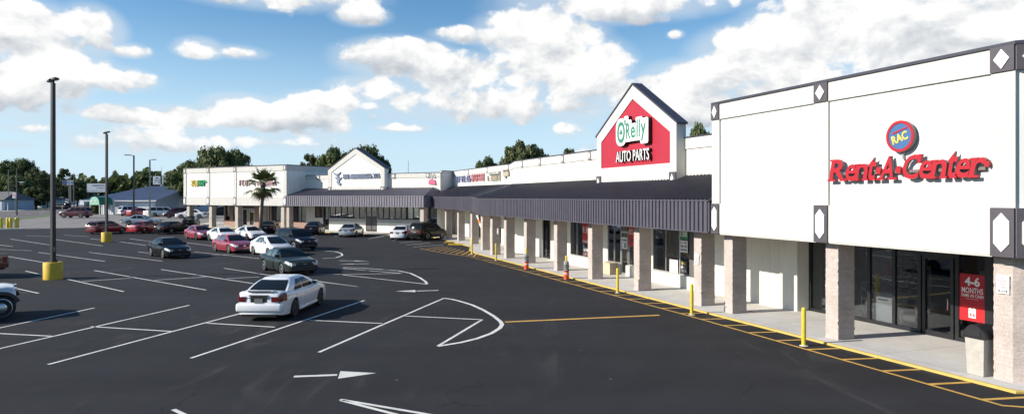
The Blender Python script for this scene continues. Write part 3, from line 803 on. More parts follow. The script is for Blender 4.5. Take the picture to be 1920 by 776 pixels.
# red gable standing on the awning
GV, GB = -2.15, -2.75
g1, g2 = 16.66, 24.90; gc = (g1 + g2) / 2
outer = [(g1, 4.9), (g1, 8.10), (gc, 10.52), (g2, 8.10), (g2, 4.9)]
r1, r2 = 17.20, 24.36; inner_ = [(r1, 6.17), (r1, 7.70), (gc, 9.80), (r2, 7.70), (r2, 6.17)]
mb = MB()
mb.wallprism(outer, GB + .05, GV - 0.07, CREAM)
fr = [((g1, 4.9), (r1, 4.9), (r1, 7.70), (g1, 8.10)), ((r2, 4.9), (g2, 4.9), (g2, 8.10), (r2, 7.70)), ((g1, 8.10), (r1, 7.70), (gc, 9.80), (gc, 10.52)), ((gc, 10.52), (gc, 9.80), (r2, 7.70), (g2, 8.10)), ((r1, 4.9), (r2, 4.9), (r2, 6.17), (r1, 6.17))]
for q in fr: mb.wallprism(q, GV - 0.068, GV, CREAM)
mb.build('gable', arc)
mb = MB(); mb.wallprism(inner_, GV - 0.068, GV - 0.04, REDPANEL); mb.build('red_panel', arc)
mb = MB()
for s in (1, -1):
    e0 = (g1 - 0.12, 8.03) if s > 0 else (g2 + 0.12, 8.03)
    a, b = e0, (gc, 10.57); 
    q = [a, b, (b[0], b[1] + 0.10), (a[0], a[1] + 0.10)]
    mb.wallprism(q if s > 0 else q[::-1], GB + 0.02, GV + 0.04, CAP)
mb.build('gable_roof', arc)
for a, b in ((g1, g1 + 0.56), (g2 - 0.56, g2)):
    mb = MB(); diamond(mb, a, b, 5.02, 5.72, GV + 0.055); mb.build('diamond_block', arc)
mb = MB(); mb.box(g1 - .03, g2 + .03, GV - .3, GV + 0.03, 4.82, 4.95, CREAM); mb.build('gable_sill', arc)

# ------------------------------------------------------------------ wing with the white gable
GW = 0.25
trv = thing('store_building', 'white store wing with white gable, dark striped awning and a long row of windows', 'building', (S0.x, S0.y, GW), RZW, GRP)
TV = -3.2
mb = MB()
wall_holes(mb, -22.07, 2.9, TV - 0.25, TV, 0.0, 7.0, [(-19.0, -12.45, 1.55, 3.2), (-12.4, -10.55, 0.04, 3.2), (-10.5, -4.25, 1.55, 3.2), (-4.2, -3.1, 0.04, 3.2), (-3.05, -1.6, 1.55, 3.2), (0.1, 2.7, 0.9, 3.2), (-21.6, -19.5, 0.4, 3.2)], LOWWHITE)
mb.build('wall', trv)
mb = MB(); mb.box(-22.07, -21.8, TV - 3.6, TV - 0.252, 0, 7.2, WHITE); mb.box(-22.10, 0, -14, -13.8, 0, 7, LOWWHITE); mb.build('side_wall', trv)
mb = MB(); cp = MB()
mb.box(-22.13, 0.0, TV - 0.3, TV + 0.06, 6.48, 7.0, CREAM); cp.box(-22.18, 0.0, TV - 0.32, TV + 0.1, 7.003, 7.07, CAP); cp.box(-22.18, -21.75, TV - 3.7, TV - 0.323, 7.203, 7.27, CAP)
mb.build('upper_band', trv); cp.build('parapet_cap', trv)
for s in (-2.6, -15.4, -20.6):
    mb = MB(); diamond(mb, s, s + 0.55, 6.44, 7.01, TV + 0.115, False, BL); mb.build('diamond_block', trv)
top = [Vector((0.0, TV)), Vector((-20.2, TV)), Vector((-22.07, TV - 0.05))]
awning(trv, [Vector((-0.02, TV)), Vector((-21.0, TV)), Vector((-21.9, TV - 0.6))], [Vector((0.4, 0.0)), Vector((-22.3, 0.0)), Vector((-22.3, -2.6))], 5.30, 4.35, 3.10, 0.38, AWNW, AWNW)
mb = MB(); mb.quad((-22.2, 0, 3.2), (0.4, 0, 3.2), (0.4, TV, 3.2), (-22.2, TV, 3.2), SOFFIT); mb.build('soffit', trv)
mb = MB(); mb.box(-21.8, 0, -13.8, TV - 0.31, 6.6, 6.8, ROOFM); mb.build('roof', trv)
window(trv, -19.0, -12.45, TV - 0.06, 1.55, 3.2, 7, FRAME, GLASSG, 0.12); window(trv, -10.5, -4.25, TV - 0.06, 1.55, 3.2, 6, FRAME, GLASSG, 0.12); window(trv, -3.05, -1.6, TV - 0.06, 1.55, 3.2, 1, FRAME, GLASSG, 0.10)
window(trv, -12.4, -10.55, TV - 0.05, 1.75, 3.2, 2, FRAME, GLASSG, 0.11)
mb = MB(); mb.box(-12.4, -10.55, TV - 0.15, TV - 0.06, 0.1, 1.75, FRAME); mb.box(-12.3, -11.55, TV - 0.058, TV - 0.04, 0.25, 1.7, DARKIN); mb.box(-11.4, -10.65, TV - 0.058, TV - 0.04, 0.25, 1.7, DARKIN); mb.build('door', trv)
door(trv, -4.2, -3.1, TV - 0.06, 0.04, 3.2, FRAME, GLASS, 1, 0.16)
window(trv, 0.1, 2.7, TV - 0.06, 0.9, 3.2, 3, FRAME, GLASS, 0.08); window(trv, -21.6, -19.5, TV - 0.06, 0.4, 3.2, 2, FRAME, GLASS, 0.1)
PANEREFL = mat('pale_pane_reflection', (0.78, 0.80, 0.74), .8, 0, .12, 1.2)  # pale sheets added behind the panes, painting in their sky reflections
for a, b in ((-18.8, -12.6), (-10.35, -4.4), (-2.95, -1.7), (-12.3, -10.65)):
    mb = MB(); k = max(1, int((b - a) / .95))
    for i in range(k):
        x = a + (b - a) * i / k; mb.box(x + .03, x + (b - a) / k - .03, TV - .22, TV - .20, 1.78 if a == -12.3 else 1.58, 3.05 - .25 * ((i * 5) % 3), PANEREFL)
    mb.build('pane_reflection', trv)
GREYB = mat('grey_band', (0.36, 0.36, 0.34), 0.7, 0, 0.08, 1)
mb = MB(); mb.box(-19.4, -12.45, TV + .003, TV + 0.05, 1.12, 1.55, GREYB); mb.box(-10.5, -4.25, TV + .003, TV + 0.05, 1.12, 1.55, GREYB); mb.build('sill_band', trv)
mb = MB(); mb.box(-0.3, 2.9, TV + .003, TV + 0.1, 0.1, 0.9, BRICK); mb.build('brick_bulkhead', trv)
mb = MB(); mb.box(-21.7, 2.8, -9.2, -9.0, 0, 3.3, DARKIN); mb.box(-21.7, 2.8, -9, TV - 0.27, 3.21, 3.3, DARKIN); mb.box(-21.7, 2.8, -9, TV - 0.27, 0.06, 0.09, FLOORIN); mb.build('interior', trv)
g1, g2 = -14.2, -4.7; gc = (g1 + g2) / 2; GV2 = -2.55
out2 = [(g1, 4.7), (g1, 7.65), (gc, 10.15), (g2, 7.65), (g2, 4.7)]
mb = MB(); mb.wallprism(out2, TV - 0.1, GV2 - 0.07, WHITE)
i1, i2 = g1 + 0.62, g2 - 0.62
for q in [((g1, 4.7), (i1, 4.7), (i1, 7.35), (g1, 7.65)), ((i2, 4.7), (g2, 4.7), (g2, 7.65), (i2, 7.35)), ((g1, 7.65), (i1, 7.35), (gc, 9.45), (gc, 10.15)), ((gc, 10.15), (gc, 9.45), (i2, 7.35), (g2, 7.65)), ((i1, 4.7), (i2, 4.7), (i2, 5.45), (i1, 5.45))]: mb.wallprism(q, GV2 - 0.068, GV2, CREAM)
mb.build('gable', trv)
mb = MB()
for q in ([(g1 - .1, 7.6), (gc, 10.2), (gc, 10.28), (g1 - .1, 7.68)], [(gc, 10.2), (g2 + .1, 7.6), (g2 + .1, 7.68), (gc, 10.28)]): mb.wallprism(q, TV - 0.5, GV2 + 0.05, CAP)
mb.build('gable_roof', trv)
for a, b in ((g1, g1 + 0.6), (g2 - 0.6, g2)):
    mb = MB(); diamond(mb, a, b, 4.75, 5.5, GV2 + 0.055, False, BL); mb.build('diamond_block', trv)
column(trv, -0.25, -0.2, colmesh[0]); column(trv, -22.0, -0.3, colmesh[1])

# ------------------------------------------------------------------ end block of the wing
sub = thing('store_building', 'white end block of the wing with brick-based shop windows behind plain columns', 'building', (S0.x, S0.y, GW), RZW, GRP)
SW = 21.9
def ring_band(mb, z0, z1, proud, m, th=0.45):
    mb.box(-proud, SW + proud, FV - 0.4 - th, FV - 0.4 + proud, z0, z1, m)
    mb.box(-proud, th, -14, FV - 0.4 - th - .002, z0, z1, m); mb.box(SW - th, SW + proud, -14, FV - 0.4 - th - .002, z0, z1, m)
FS = 0.0
mb = MB(); ring_band(mb, 4.24, 7.6, -0.07, WHITE); mb.build('fascia_panel', sub)
mb = MB(); ring_band(mb, 3.10, 4.24, 0.0, CREAM); mb.build('lower_band', sub)
mb = MB(); ring_band(mb, 7.6, 8.27, 0.0, CREAM); mb.build('upper_band', sub)
mb = MB(); ring_band(mb, 8.27, 8.36, 0.05, CAP); mb.build('parapet_cap', sub)
for s in (0.0, 10.0, 15.85, 21.3):
    mb = MB(); mb.box(s, s + 0.6, -0.069, 0.006, 4.24, 7.6, CREAM); mb.build('pilaster', sub)
    for z0, z1, lg in ((7.6, 8.27, False), (3.08, 4.24, True)):
        mb = MB(); diamond(mb, s, s + 0.6, z0, z1, 0.055, lg, BL); mb.build('diamond_block', sub)
mb = MB(); mb.box(0.46, SW - 0.46, -14, -0.46, 7.3, 7.5, ROOFM); mb.build('roof', sub)
mb = MB(); mb.box(0.0, SW, -14, -0.46, 3.16, 3.3, SOFFIT); mb.build('soffit', sub)
PALEBLK = brick_mat('pale_block', (0.50, 0.45, 0.39), (0.46, 0.41, 0.36), (0.40, 0.37, 0.33), 0.41, 0.205, 0.012, 0.6)
pm = block_column(0.62, 0.7, -0.05, 3.2, 31, mat_=PALEBLK)
for s in (0.75, 5.0, 10.0, 15.7, 20.9): column(sub, s, -0.25, pm)
BW = -3.3
mb = MB(); wall_holes(mb, 3.05, 17.3, BW - 0.25, BW, -0.05, 3.2, [(3.4, 4.6, 0.04, 3.2), (5.2, 7.0, 0.9, 3.2), (7.3, 9.6, 0.9, 3.2), (10.6, 13.2, 0.04, 3.2), (13.3, 15.2, 0.9, 3.2), (16.0, 17.0, 0.9, 3.2)], BRICK); mb.box(17.05, 17.3, -13.8, BW - 0.26, 0, 3.2, BRICK)
mb.build('brick_wall', sub)
window(sub, 5.2, 7.0, BW - 0.06, 0.9, 3.2, 2, FRAME, GLASS, 0.07); window(sub, 7.3, 9.6, BW - 0.06, 0.9, 3.2, 3, FRAME, GLASS, 0.07)
door(sub, 3.4, 4.6, BW - 0.06, 0.04, 3.2, FRAME, GLASS, 1, 0.12)
door(sub, 10.6, 11.75, BW - 0.06, 0.1, 2.6, ALU, GLASS, 1, 0.13); door(sub, 12.05, 13.2, BW - 0.06, 0.1, 2.6, ALU, GLASS, 1, 0.13)
mb = MB(); mb.box(10.6, 13.2, BW - 0.12, BW - .03, 2.6, 3.2, FRAME); mb.box(11.75, 12.05, BW - 0.12, BW - .03, 0.1, 2.6, BRICK); mb.build('door_head', sub)
window(sub, 13.3, 15.2, BW - 0.06, 0.9, 3.2, 3, FRAME, GLASS, 0.07); window(sub, 16.0, 17.0, BW - 0.06, 0.9, 3.2, 1, FRAME, GLASS, 0.07)
mb = MB(); mb.box(3.0, 17.0, -9.2, -9.0, 0, 3.2, DARKIN); mb.box(3.0, 17.0, -9, BW - 0.27, 0.06, 0.09, FLOORIN); mb.build('interior', sub)
# ================================================================== signs on the buildings
def at(o, frame, loc=(0, 0, 0)):
    """place a thing in a building's frame"""
    base, rz, dz = {'P': (P0, RZ, 0.0), 'S': (S0, RZW, GW)}[frame]
    o.location = (base.x, base.y, dz); o.rotation_euler = (0, 0, rz)
    return o
def sign(name, label, frame, cat='sign', group=None):
    return at(thing(name, label, cat, group=group), frame)

# red channel letters with slab feet
t = sign('wall_sign', 'red three-dimensional script letters reading Rent-A-Center on the white fascia', 'P')
mb = MB()
X0, Zb = 4.62, 4.97
W_, CAPH, XH = 4.84, 0.66, 0.46
letters = [('R', 0.00, 0.72, 1.0), ('e', 0.68, 0.44, 0.74), ('n', 1.08, 0.52, 0.74), ('t', 1.56, 0.34, 0.98), ('.', 1.93, 0.15, 0.22), ('A', 2.06, 0.56, 1.0), ('.', 2.66, 0.15, 0.22),
           ('C', 2.86, 0.60, 1.0), ('e', 3.44, 0.44, 0.74), ('n', 3.84, 0.50, 0.74), ('t', 4.32, 0.32, 1.02), ('e', 4.60, 0.44, 0.74), ('r', 5.02, 0.46, 0.74), ('.', 5.46, 0.09, 0.12)]
sc = W_ / 5.55; SH = 0.19
YB, DP = 0.44, 0.085
def para(x, z, w, h, y0, y1, m):
    """slanted little slab, x measured to the right from the sign's left edge"""
    pts = [(X0 - (x + SH * (z - Zb)), z), (X0 - (x + w + SH * (z - Zb)), z), (X0 - (x + w + SH * (z + h - Zb)), z + h), (X0 - (x + SH * (z + h - Zb)), z + h)]
    mb.wallprism(pts, y0, y1, m)
for i, (ch, x, w, hh) in enumerate(letters):
    x *= sc; w *= sc * (0.95 if ch != '.' else 1)
    if ch == '.':
        r = w * (0.75 if i < 13 else 0.9); cz = Zb + (0.27 if i < 13 else 0.32)
        M_ = Matrix.Translation((X0 - x - w / 2 - 0.03, YB + DP / 2, cz)) @ Matrix.Rotation(R(90), 4, 'X') @ Matrix.Diagonal((1, 1.25, 1, 1))
        mb.cyl((0, 0, -DP / 2), (0, 0, DP / 2), r * 0.85, r * 0.85, RED, 16); k = len(mb.v) - 32
        for j in range(k, len(mb.v)): mb.v[j] = M_ @ mb.v[j]
        continue
    vs, fs = text_geo(ch, 0.5, 0.022 if ch in 'RACt' else 0.018, 0.0, 3)
    x0 = min(v.x for v in vs); x1 = max(v.x for v in vs); y0 = min(v.y for v in vs); y1 = max(v.y for v in vs)
    h = CAPH * hh; out = []
    for v in vs:
        tz = (v.y - y0) / (y1 - y0) * h; tx = x + (v.x - x0) / (x1 - x0) * w + SH * tz
        out.append((X0 - tx, YB + (v.z + .5) * DP, Zb + tz))
    mb.add(out, [f for f in fs if all(vs[q].z > .49 for q in f)], RED); mb.add(out, [f for f in fs if not all(vs[q].z > .49 for q in f)], RETURN)
    sh, s = 0.06, 0.07
    feet = {'R': [(-.05, 0, .30), (w - .17, 0, .24), (-.05, h - sh, .26)], 'n': [(-.03, 0, .19), (w - .15, 0, .20), (-.05, h - sh, .16)], 'A': [(-.09, 0, .24), (w - .17, 0, .26)], 'r': [(-.03, 0, .26), (-.05, h - sh, .2)], 't': [(w * .45, 0, .18)], 'C': [(w - .08, h - .24, .09)]}.get(ch, [])
    for (fx, fz, fw_) in feet: para(x + fx, Zb + fz, fw_, sh if ch != 'C' else .24, YB + 0.004, YB + DP + 0.004, RED)
    if ch in 'A': pass
mb.build('lettering', t)
mb = MB(); mb.box(X0 - 0.2, X0 - W_ + 0.1, FV - 0.06, YB - .002, Zb + 0.18, Zb + 0.26, RETURN); mb.build('mounting_rail', t)

t = sign('round_sign', 'round blue disc sign with red rim and yellow RAC letters above the red script', 'P')
cu, cz, r = 2.16, 6.15, 0.43
def disc(mb, rad, y0, y1, m, n=48, inner=None):
    pts = [(cu + rad * math.cos(2 * PI * i / n), cz + rad * math.sin(2 * PI * i / n)) for i in range(n)]
    mb.wallprism(pts, y0, y1, m)
mb = MB(); disc(mb, r, FV + 0.02, FV + 0.10, RETURN); mb.build('drum', t)
mb = MB(); n = 48
for i in range(n):
    a, b = 2 * PI * i / n, 2 * PI * (i + 1) / n
    q = [(cu + rr * math.cos(w), cz + rr * math.sin(w)) for rr, w in ((r * .82, a), (r, a), (r, b), (r * .82, b))]
    mb.wallprism(q, FV + 0.102, FV + 0.125, RED)
mb.build('rim', t)
mb = MB(); disc(mb, r * .825, FV + 0.102, FV + 0.110, SIGNB); mb.build('face', t)
mb = MB(); add_text(mb, 'RAC', cu + 0.25, cz - 0.16, 0.50, 0.24, FV + 0.112, 0.013, SIGNY, offset=0.03, rot=R(17)); mb.build('lettering', t)
mb = MB()
Mx = Matrix.Translation((cu, 0, cz + 0.155)) @ Matrix.Rotation(R(17), 4, 'Y')
mb.box(-0.24, 0.24, FV + 0.112, FV + 0.124, -0.02, 0.02, RED, Mx); mb.build('bar', t)
mb = MB(); mb.box(cu - 0.03, cu + 0.03, FV - 0.06, FV + 0.02, cz - 0.62, cz - 0.3, GREYB); mb.build('bracket', t)

t = sign('wall_sign', "white contoured sign with green lettering O'Reilly on the red gable panel", 'P')
mb = MB()
vb, fb = text_geo("O'Reilly", 0.5, 0.0, 0.0, 4)
bx = (min(v.x for v in vb), max(v.x for v in vb), min(v.y for v in vb), max(v.y for v in vb))
cl, cz0, cw_, chh = 22.07, 7.46, 3.05, 1.22
big = [("O", .0, 0.27, 0.0, 1.18), ("'", 0.255, .045, .95, .28), ('R', 0.31, .155, .16, .86), ('e', 0.485, .135, .16, .62), ('i', .645, .030, .16, .90), ('l', .705, .028, .16, .92), ('l', .763, .028, .16, .92), ('y', .812, .165, -.08, .90)]
def olet(mb, grow, y0, dp, m, ms, thick):
    for (ch, fx, fw_, fz, fh) in big:
        vs, fs = text_geo(ch, 0.5, thick, 0, 4)
        x0 = min(v.x for v in vs); x1 = max(v.x for v in vs); y0_ = min(v.y for v in vs); y1_ = max(v.y for v in vs)
        xx, w = fx * cw_ - grow, fw_ * cw_ + 2 * grow; zz, h = cz0 + fz - grow, fh + 2 * grow
        out = [(cl - xx - (v.x - x0) / (x1 - x0) * w, y0 + (v.z + .5) * dp, zz + (v.y - y0_) / (y1_ - y0_) * h + 0.06 * (xx / cw_)) for v in vs]
        if ms: mb.add(out, [f for f in fs if all(vs[q].z > .49 for q in f)], m); mb.add(out, [f for f in fs if not all(vs[q].z > .49 for q in f)], ms)
        else: mb.add(out, fs, m)
# white backing: overlapping lozenges at slightly different depths
bk = MB()
def blob(xa, xb, za, zb, y1, rad=0.18):
    pts = []
    for (cx_, cz_, a0) in ((xb - rad, zb - rad, 0), (xa + rad, zb - rad, 90), (xa + rad, za + rad, 180), (xb - rad, za + rad, 270)):
        for k in range(5):
            a = R(a0 + k * 22.5); pts.append((cl - (cx_ + rad * math.cos(a)), cz_ + rad * math.sin(a)))
    n = len(pts); 
    bk.wallprism(pts, GV - 0.03, y1 - 0.016, BLACKM); bk.wallprism(pts, y1 - 0.015, y1, SIGNW)
YF = GV + 0.20
blob(-.17, .97, cz0 - .15, cz0 + 1.36, YF, 0.45)
blob(.72, 1.20, cz0 + .72, cz0 + 1.44, YF + .003, 0.12); blob(.86, 2.66, cz0 + .03, cz0 + .98, YF + .005, 0.10)
blob(.86, 1.52, cz0 + .02, cz0 + 1.20, YF + .002, 0.10); blob(1.95, 2.62, cz0 + .02, cz0 + 1.26, YF + .0065, 0.10); blob(2.42, 3.20, cz0 - .18, cz0 + 1.16, YF + .008, 0.14)
bk.build('backing', t)
mb = MB(); olet(mb, 0.0, YF + 0.01, 0.012, SIGNG, None, 0.017)
for (dx_, dz_) in ((0, .12), (-.085, 0), (.085, 0)):
    M_ = Matrix.Translation((cl - 0.41 + dx_, YF + .018, cz0 + .56 + dz_)) @ Matrix.Rotation(R(90), 4, 'X'); k = len(mb.v)
    mb.cyl((0, 0, -.006), (0, 0, .006), .075, .075, SIGNG, 12)
    for j in range(k, len(mb.v)): mb.v[j] = M_ @ mb.v[j]
mb.box(cl - .425, cl - .395, YF + .011, YF + .022, cz0 + .36, cz0 + .60, SIGNG)
mb.build('lettering', t)
t = sign('wall_sign', 'white block letters AUTO PARTS with black sides on the red gable panel', 'P')
mb = MB(); add_text(mb, 'AUTO PARTS', 22.30, 6.42, 3.45, 0.60, GV - 0.03, 0.20, SIGNW, BLACKM, offset=0.008); mb.build('lettering', t)

# small wall signs of the set-back shops
def on_wall(f0): return W2.lerp(WR, f0)
LBL = mat('faded_blue', (0.17, 0.18, 0.30), 0.5, 0, .1, 3); LRD = mat('faded_red', (0.48, 0.19, 0.20), 0.5, 0, .1, 3); LGR = mat('faded_grey', (0.25, 0.25, 0.23), 0.5, 0, .1, 3); LTN = mat('tan_letters', (0.42, 0.36, 0.26), 0.5, 0, .1, 3)
SY = -4.7 + .02
for (px0, px1, z0, z1, m, n, nm, lab, sd) in ((858, 884, 6.02, 6.72, LBL, 8, 'wall_sign', 'blue letters on the white wall, farthest of the row of small shop signs', 1), (886, 910, 6.02, 6.75, LRD, 7, 'wall_sign', 'red letters on the white wall beside the blue letters', 2), (916, 940, 5.95, 6.48, LTN, 7, 'wall_sign', 'tan letters on the white wall under the small grey panel', 4)):
    def u_at(p):
        r_ = (p - CXP) / F; b0 = uv(0, -4.7)
        return (b0.x - b0.y * r_) / (-E.x + E.y * r_)
    ua, ub = u_at(px0), u_at(px1)
    t = sign(nm, lab, 'P'); mb = MB(); scribble(mb, ua, z0 + .1, ua - ub, z1 - z0, SY, 0.14, m, n, sd); mb.build('lettering', t)
t = sign('wall_sign', 'small grey panel sign above the tan letters on the white wall', 'P')
mb = MB(); mb.box(u_at(918), u_at(939), SY, SY + .12, 6.66, 7.04 - .12, LGR); mb.build('panel', t); mb = MB(); scribble(mb, u_at(918.8), 6.72, u_at(918.8) - u_at(938), .14, SY + .121, .03, SIGNW, 9, 5); mb.build('lettering', t)
t = sign('wall_sign', 'little brown and cream emblem on the white wall, nearest of the small shop signs', 'P')
mb = MB(); u_ = u_at(945); mb.box(u_ - 1.5, u_, SY, SY + .1, 6.4, 6.8, LTN); mb.box(u_ - .5, u_ - .1, SY, SY + .11, 6.81, 7.0, RETURN); mb.box(u_ - 1.4, u_ - .9, SY, SY + .11, 6.81, 7.0, RETURN); mb.box(u_ - .9, u_ - .6, SY, SY + .12, 6.2, 6.39, RETURN); mb.box(u_ - 1.6, u_ - 1.51, SY, SY + .1, 6.4, 6.8, RETURN); mb.build('emblem', t)

# signs of the wing
t = sign('wall_sign', 'long grey-blue lettering beside a winged emblem on the white gable', 'S')
LGB = mat('grey_blue_letters', (0.20, 0.23, 0.32), 0.5, 0, .1, 3)
mb = MB(); scribble(mb, -7.4, 6.50, 6.1, .55, GV2 - .06, .14, LGB, 19, 6); mb.build('lettering', t)
mb = MB()
for (x, z, w, dz) in ((-5.65, 7.35, 1.3, .0), (-5.95, 6.75, 1.15, -.05), (-6.2, 6.2, .8, -.25)):
    mb.wallprism([(x, z), (x - w * .4, z - .28), (x - w * .4, z - .48), (x - .15, z - .25)], GV2 - .06, GV2 + .06, LGB)
    mb.wallprism([(x - w * .44, z - .28), (x - w, z - .02 + dz), (x - w * .8, z - .3 + dz), (x - w * .44, z - .50)], GV2 - .06, GV2 + .06, LGB)
mb.wallprism([(-6.2, 6.7), (-6.55, 6.95), (-6.75, 5.9), (-6.55, 5.85)], GV2 - .06, GV2 + .05, LGB); mb.build('emblem', t)
t = sign('wall_sign', 'small grey and pink emblem near the right end of the white wing', 'S')
PINK = mat('pink', (0.55, 0.10, 0.20), 0.5, 0, .1, 3); GRYL = mat('pale_grey_letters', (0.45, 0.44, 0.44), 0.5, 0, .1, 3)
mb = MB(); mb.wallprism([(-20.4, 5.72), (-21.5, 5.62), (-21.35, 6.15), (-20.9, 6.3), (-20.5, 6.15)], TV + .01, TV + .12, PINK); scribble(mb, -20.3, 6.4, 1.2, .6, TV + .01, .1, GRYL, 3, 7); mb.build('emblem', t)
t = sign('wall_sign', 'yellow and green lettering SUBWAY on the left end of the white wing', 'S')
mb = MB()
add_text(mb, 'SUB', 20.0, 5.75, 1.55, 0.85, -0.06, 0.16, SIGNY, mat('green_return', (.03, .2, .09), .5), offset=0.02, shear=.1)
GRN2 = mat('bright_green', (0.03, 0.30, 0.13), 0.45, 0, .1, 3)
add_text(mb, 'WAY', 18.42, 5.75, 1.62, 0.85, -0.06, 0.16, GRN2, offset=0.02, shear=.1)
mb.wallprism([(20.05, 6.50), (20.05, 6.62), (20.3, 6.56)], -0.06, 0.08, SIGNY); mb.wallprism([(16.85, 6.2), (16.3, 6.30), (16.85, 6.62)], -0.06, 0.08, GRN2)
mb.build('lettering', t)
t = sign('wall_sign', 'faded pink letters on the white wing partly behind the palm crown', 'S')
PK2 = mat('faded_pink', (0.50, 0.33, 0.34), 0.5, 0, .1, 3)
mb = MB(); scribble(mb, 9.4, 5.75, 7.6, .75, -0.06, .14, PK2, 13, 8); mb.build('lettering', t)

# fire lane plates on the columns
def plate(u, y, z, label, w=.30, h=.44):
    t = sign('fire_lane_sign', label, 'P', 'sign', 'fire lane signs on the columns')
    mb = MB(); mb.box(u - w, u, y, y + .012, z, z + h, SIGNW); mb.build('plate', t)
    mb = MB()
    for i, tx in enumerate(('NO', 'PARKING', 'FIRE', 'LANE')):
        ww = {'NO': .08, 'PARKING': .22, 'FIRE': .12, 'LANE': .13}[tx]
        add_text(mb, tx, u - w / 2 + ww / 2, z + h - .085 - i * .075, ww, .055, y + .013, .003, LRD, offset=.01)
    mb.box(u - w + .07, u - .07, y + .013, y + .016, z + .055, z + .07, BLACKM)
    mb.wallprism([(u - .075, z + .03), (u - .03, z + .0625), (u - .075, z + .095)], y + .0135, y + .0165, BLACKM); mb.wallprism([(u - w + .075, z + .03), (u - w + .075, z + .095), (u - w + .03, z + .0625)], y + .0135, y + .0165, BLACKM)
    mb.build('lettering', t)
plate(-0.12, 0.03, 2.16, 'small white no-parking fire lane sign with red words on the corner column')
plate(12.12, 0.03, 1.75, 'small white fire lane sign on the column left of the white recess wall', .26, .40)
plate(37.35, -0.2, 1.7, 'small pale fire lane sign on a column near the bend of the arcade', .26, .40)

# posters in the windows
t = sign('window_poster', 'tall red window poster reading 4-6 MONTHS SAME AS CASH', 'P', 'poster')
py = SV + 0.005
mb = MB(); mb.box(2.47, 3.27, py, py + .008, 0.74, 2.16, RED); mb.build('sheet', t)
mb = MB()
mb2 = MB(); mb2.box(2.475, 3.265, py + .0085, py + .0095, 0.745, 1.22, mat('bright_red', (.60, .018, .022), .4)); mb2.build('lower_panel', t)
add_text(mb, '4-6', 3.10, 1.80, .46, .28, py + .009, .003, SIGNW, offset=.03); add_text(mb, 'MONTHS', 3.20, 1.58, .66, .17, py + .009, .003, SIGNW, offset=.01); add_text(mb, 'SAME AS CASH', 3.21, 1.46, .68, .095, py + .009, .003, SIGNW, offset=.01)
mb.box(2.68, 3.08, py + .009, py + .012, 1.405, 1.412, SIGNW); mb.box(2.76, 2.98, py + .01, py + .014, .84, 1.12, SIGNW); mb.box(2.80, 2.83, py + .01, py + .014, 1.121, 1.15, SIGNW); mb.box(2.91, 2.94, py + .01, py + .014, 1.121, 1.15, SIGNW)
add_text(mb, '4-6', 2.96, .88, .18, .12, py + .0145, .002, RED, offset=.03)
mb.box(2.78, 2.96, py + .0145, py + .016, 1.05, 1.065, RED)
mb.build('lettering', t)
REDP = mat('poster_red', (0.5, 0.02, 0.03), .5, 0, .5, 6); GRNP = mat('poster_green', (0.03, 0.26, 0.10), .5, 0, .4, 5); DKP = mat('poster_dark', (0.05, 0.045, 0.045), .5, 0, .5, 6)
def poster(u0, u1, z0, z1, m, label, lines=(), seed=0, y=None):
    t = sign('window_poster', label, 'P', 'poster'); y = (WV + 0.035) if y is None else y
    mb = MB(); mb.box(u1, u0, y, y + .006, z0, z1, m); mb.build('sheet', t)
    if lines:
        mb = MB()
        for k, (za, zb, mm, n) in enumerate(lines): scribble(mb, u0 - .06, za, abs(u0 - u1) - .12, zb - za, y + .007, .004, mm, n, seed + k)
        mb.build('lettering', t)
poster(17.12, 16.42, 2.42, 3.02, GRNP, 'green window poster with white figure above a white notice', ((2.55, 2.9, SIGNW, 3),), 3)
poster(17.08, 16.46, 1.78, 2.36, SIGNW, 'white notice with dark lines below the green poster', ((2.2, 2.3, BLACKM, 7), (2.03, 2.13, BLACKM, 6), (1.86, 1.96, BLACKM, 8)), 5)
poster(17.08, 16.5, .78, 1.35, DKP, 'dark poster with white and orange words at the foot of the window', ((1.18, 1.3, SIGNY, 5), (1.0, 1.1, SIGNW, 4), (.82, .94, SIGNW, 5)), 9)
poster(22.04, 21.5, 1.75, 3.05, REDP, 'red printed poster beside the shop door', ((2.0, 2.2, DKP, 4), (2.4, 2.7, SIGNW, 4)), 12)
poster(27.85, 27.0, 1.55, 2.95, REDP, 'tall red printed poster in the third arcade window', ((1.6, 1.75, SIGNW, 4), (2.2, 2.6, SIGNW, 3)), 15)
poster(27.7, 26.9, .75, 1.3, DKP, 'low dark and red display card under the tall red poster', ((.8, .95, LRD, 4), (1.05, 1.2, SIGNW, 5)), 18)
poster(22.86, 22.2, 1.55, 2.2, SIGNW, 'white opening-times sheet on the glass shop door', ((1.98, 2.1, BLACKM, 6), (1.62, 1.9, BLACKM, 4)), 21, WV + .045)
poster(18.0, 17.3, .70, 1.35, SIGNW, 'white display card leaning in the arcade window beside the dark poster', ((.8, .95, LTN, 3), (1.05, 1.2, LGR, 5)), 25)

# ================================================================== things in the corner store
t = sign('display_cabinet', 'white display cabinet behind the shop window', 'P', 'cabinet')
WHG = mat('white_goods', (0.75, 0.75, 0.74), .35, 0, .03, 3)
mb = MB(); mb.box(5.75, 6.62, -4.15, -3.55, .10, 1.12, WHG); mb.build('body', t); mb = MB(); mb.box(5.72, 6.65, -4.18, -3.52, 1.121, 1.16, WHG); mb.build('top', t); mb = MB(); mb.box(6.0, 6.4, -3.549, -3.53, .9, .93, CHROME); mb.build('handle', t); mb = MB(); mb.box(5.78, 6.6, -4.12, -3.6, .076, .10, FRAME); mb.build('plinth', t)
t = sign('display_shelf', 'narrow wire shelf rack with white goods beside the block column', 'P', 'shelf')
mb = MB(); mb.box(6.95, 7.0, -4.6, -4.1, .076, 1.35, CHROME); mb.box(7.6, 7.65, -4.6, -4.1, .076, 1.35, CHROME); mb.build('side_panel', t)
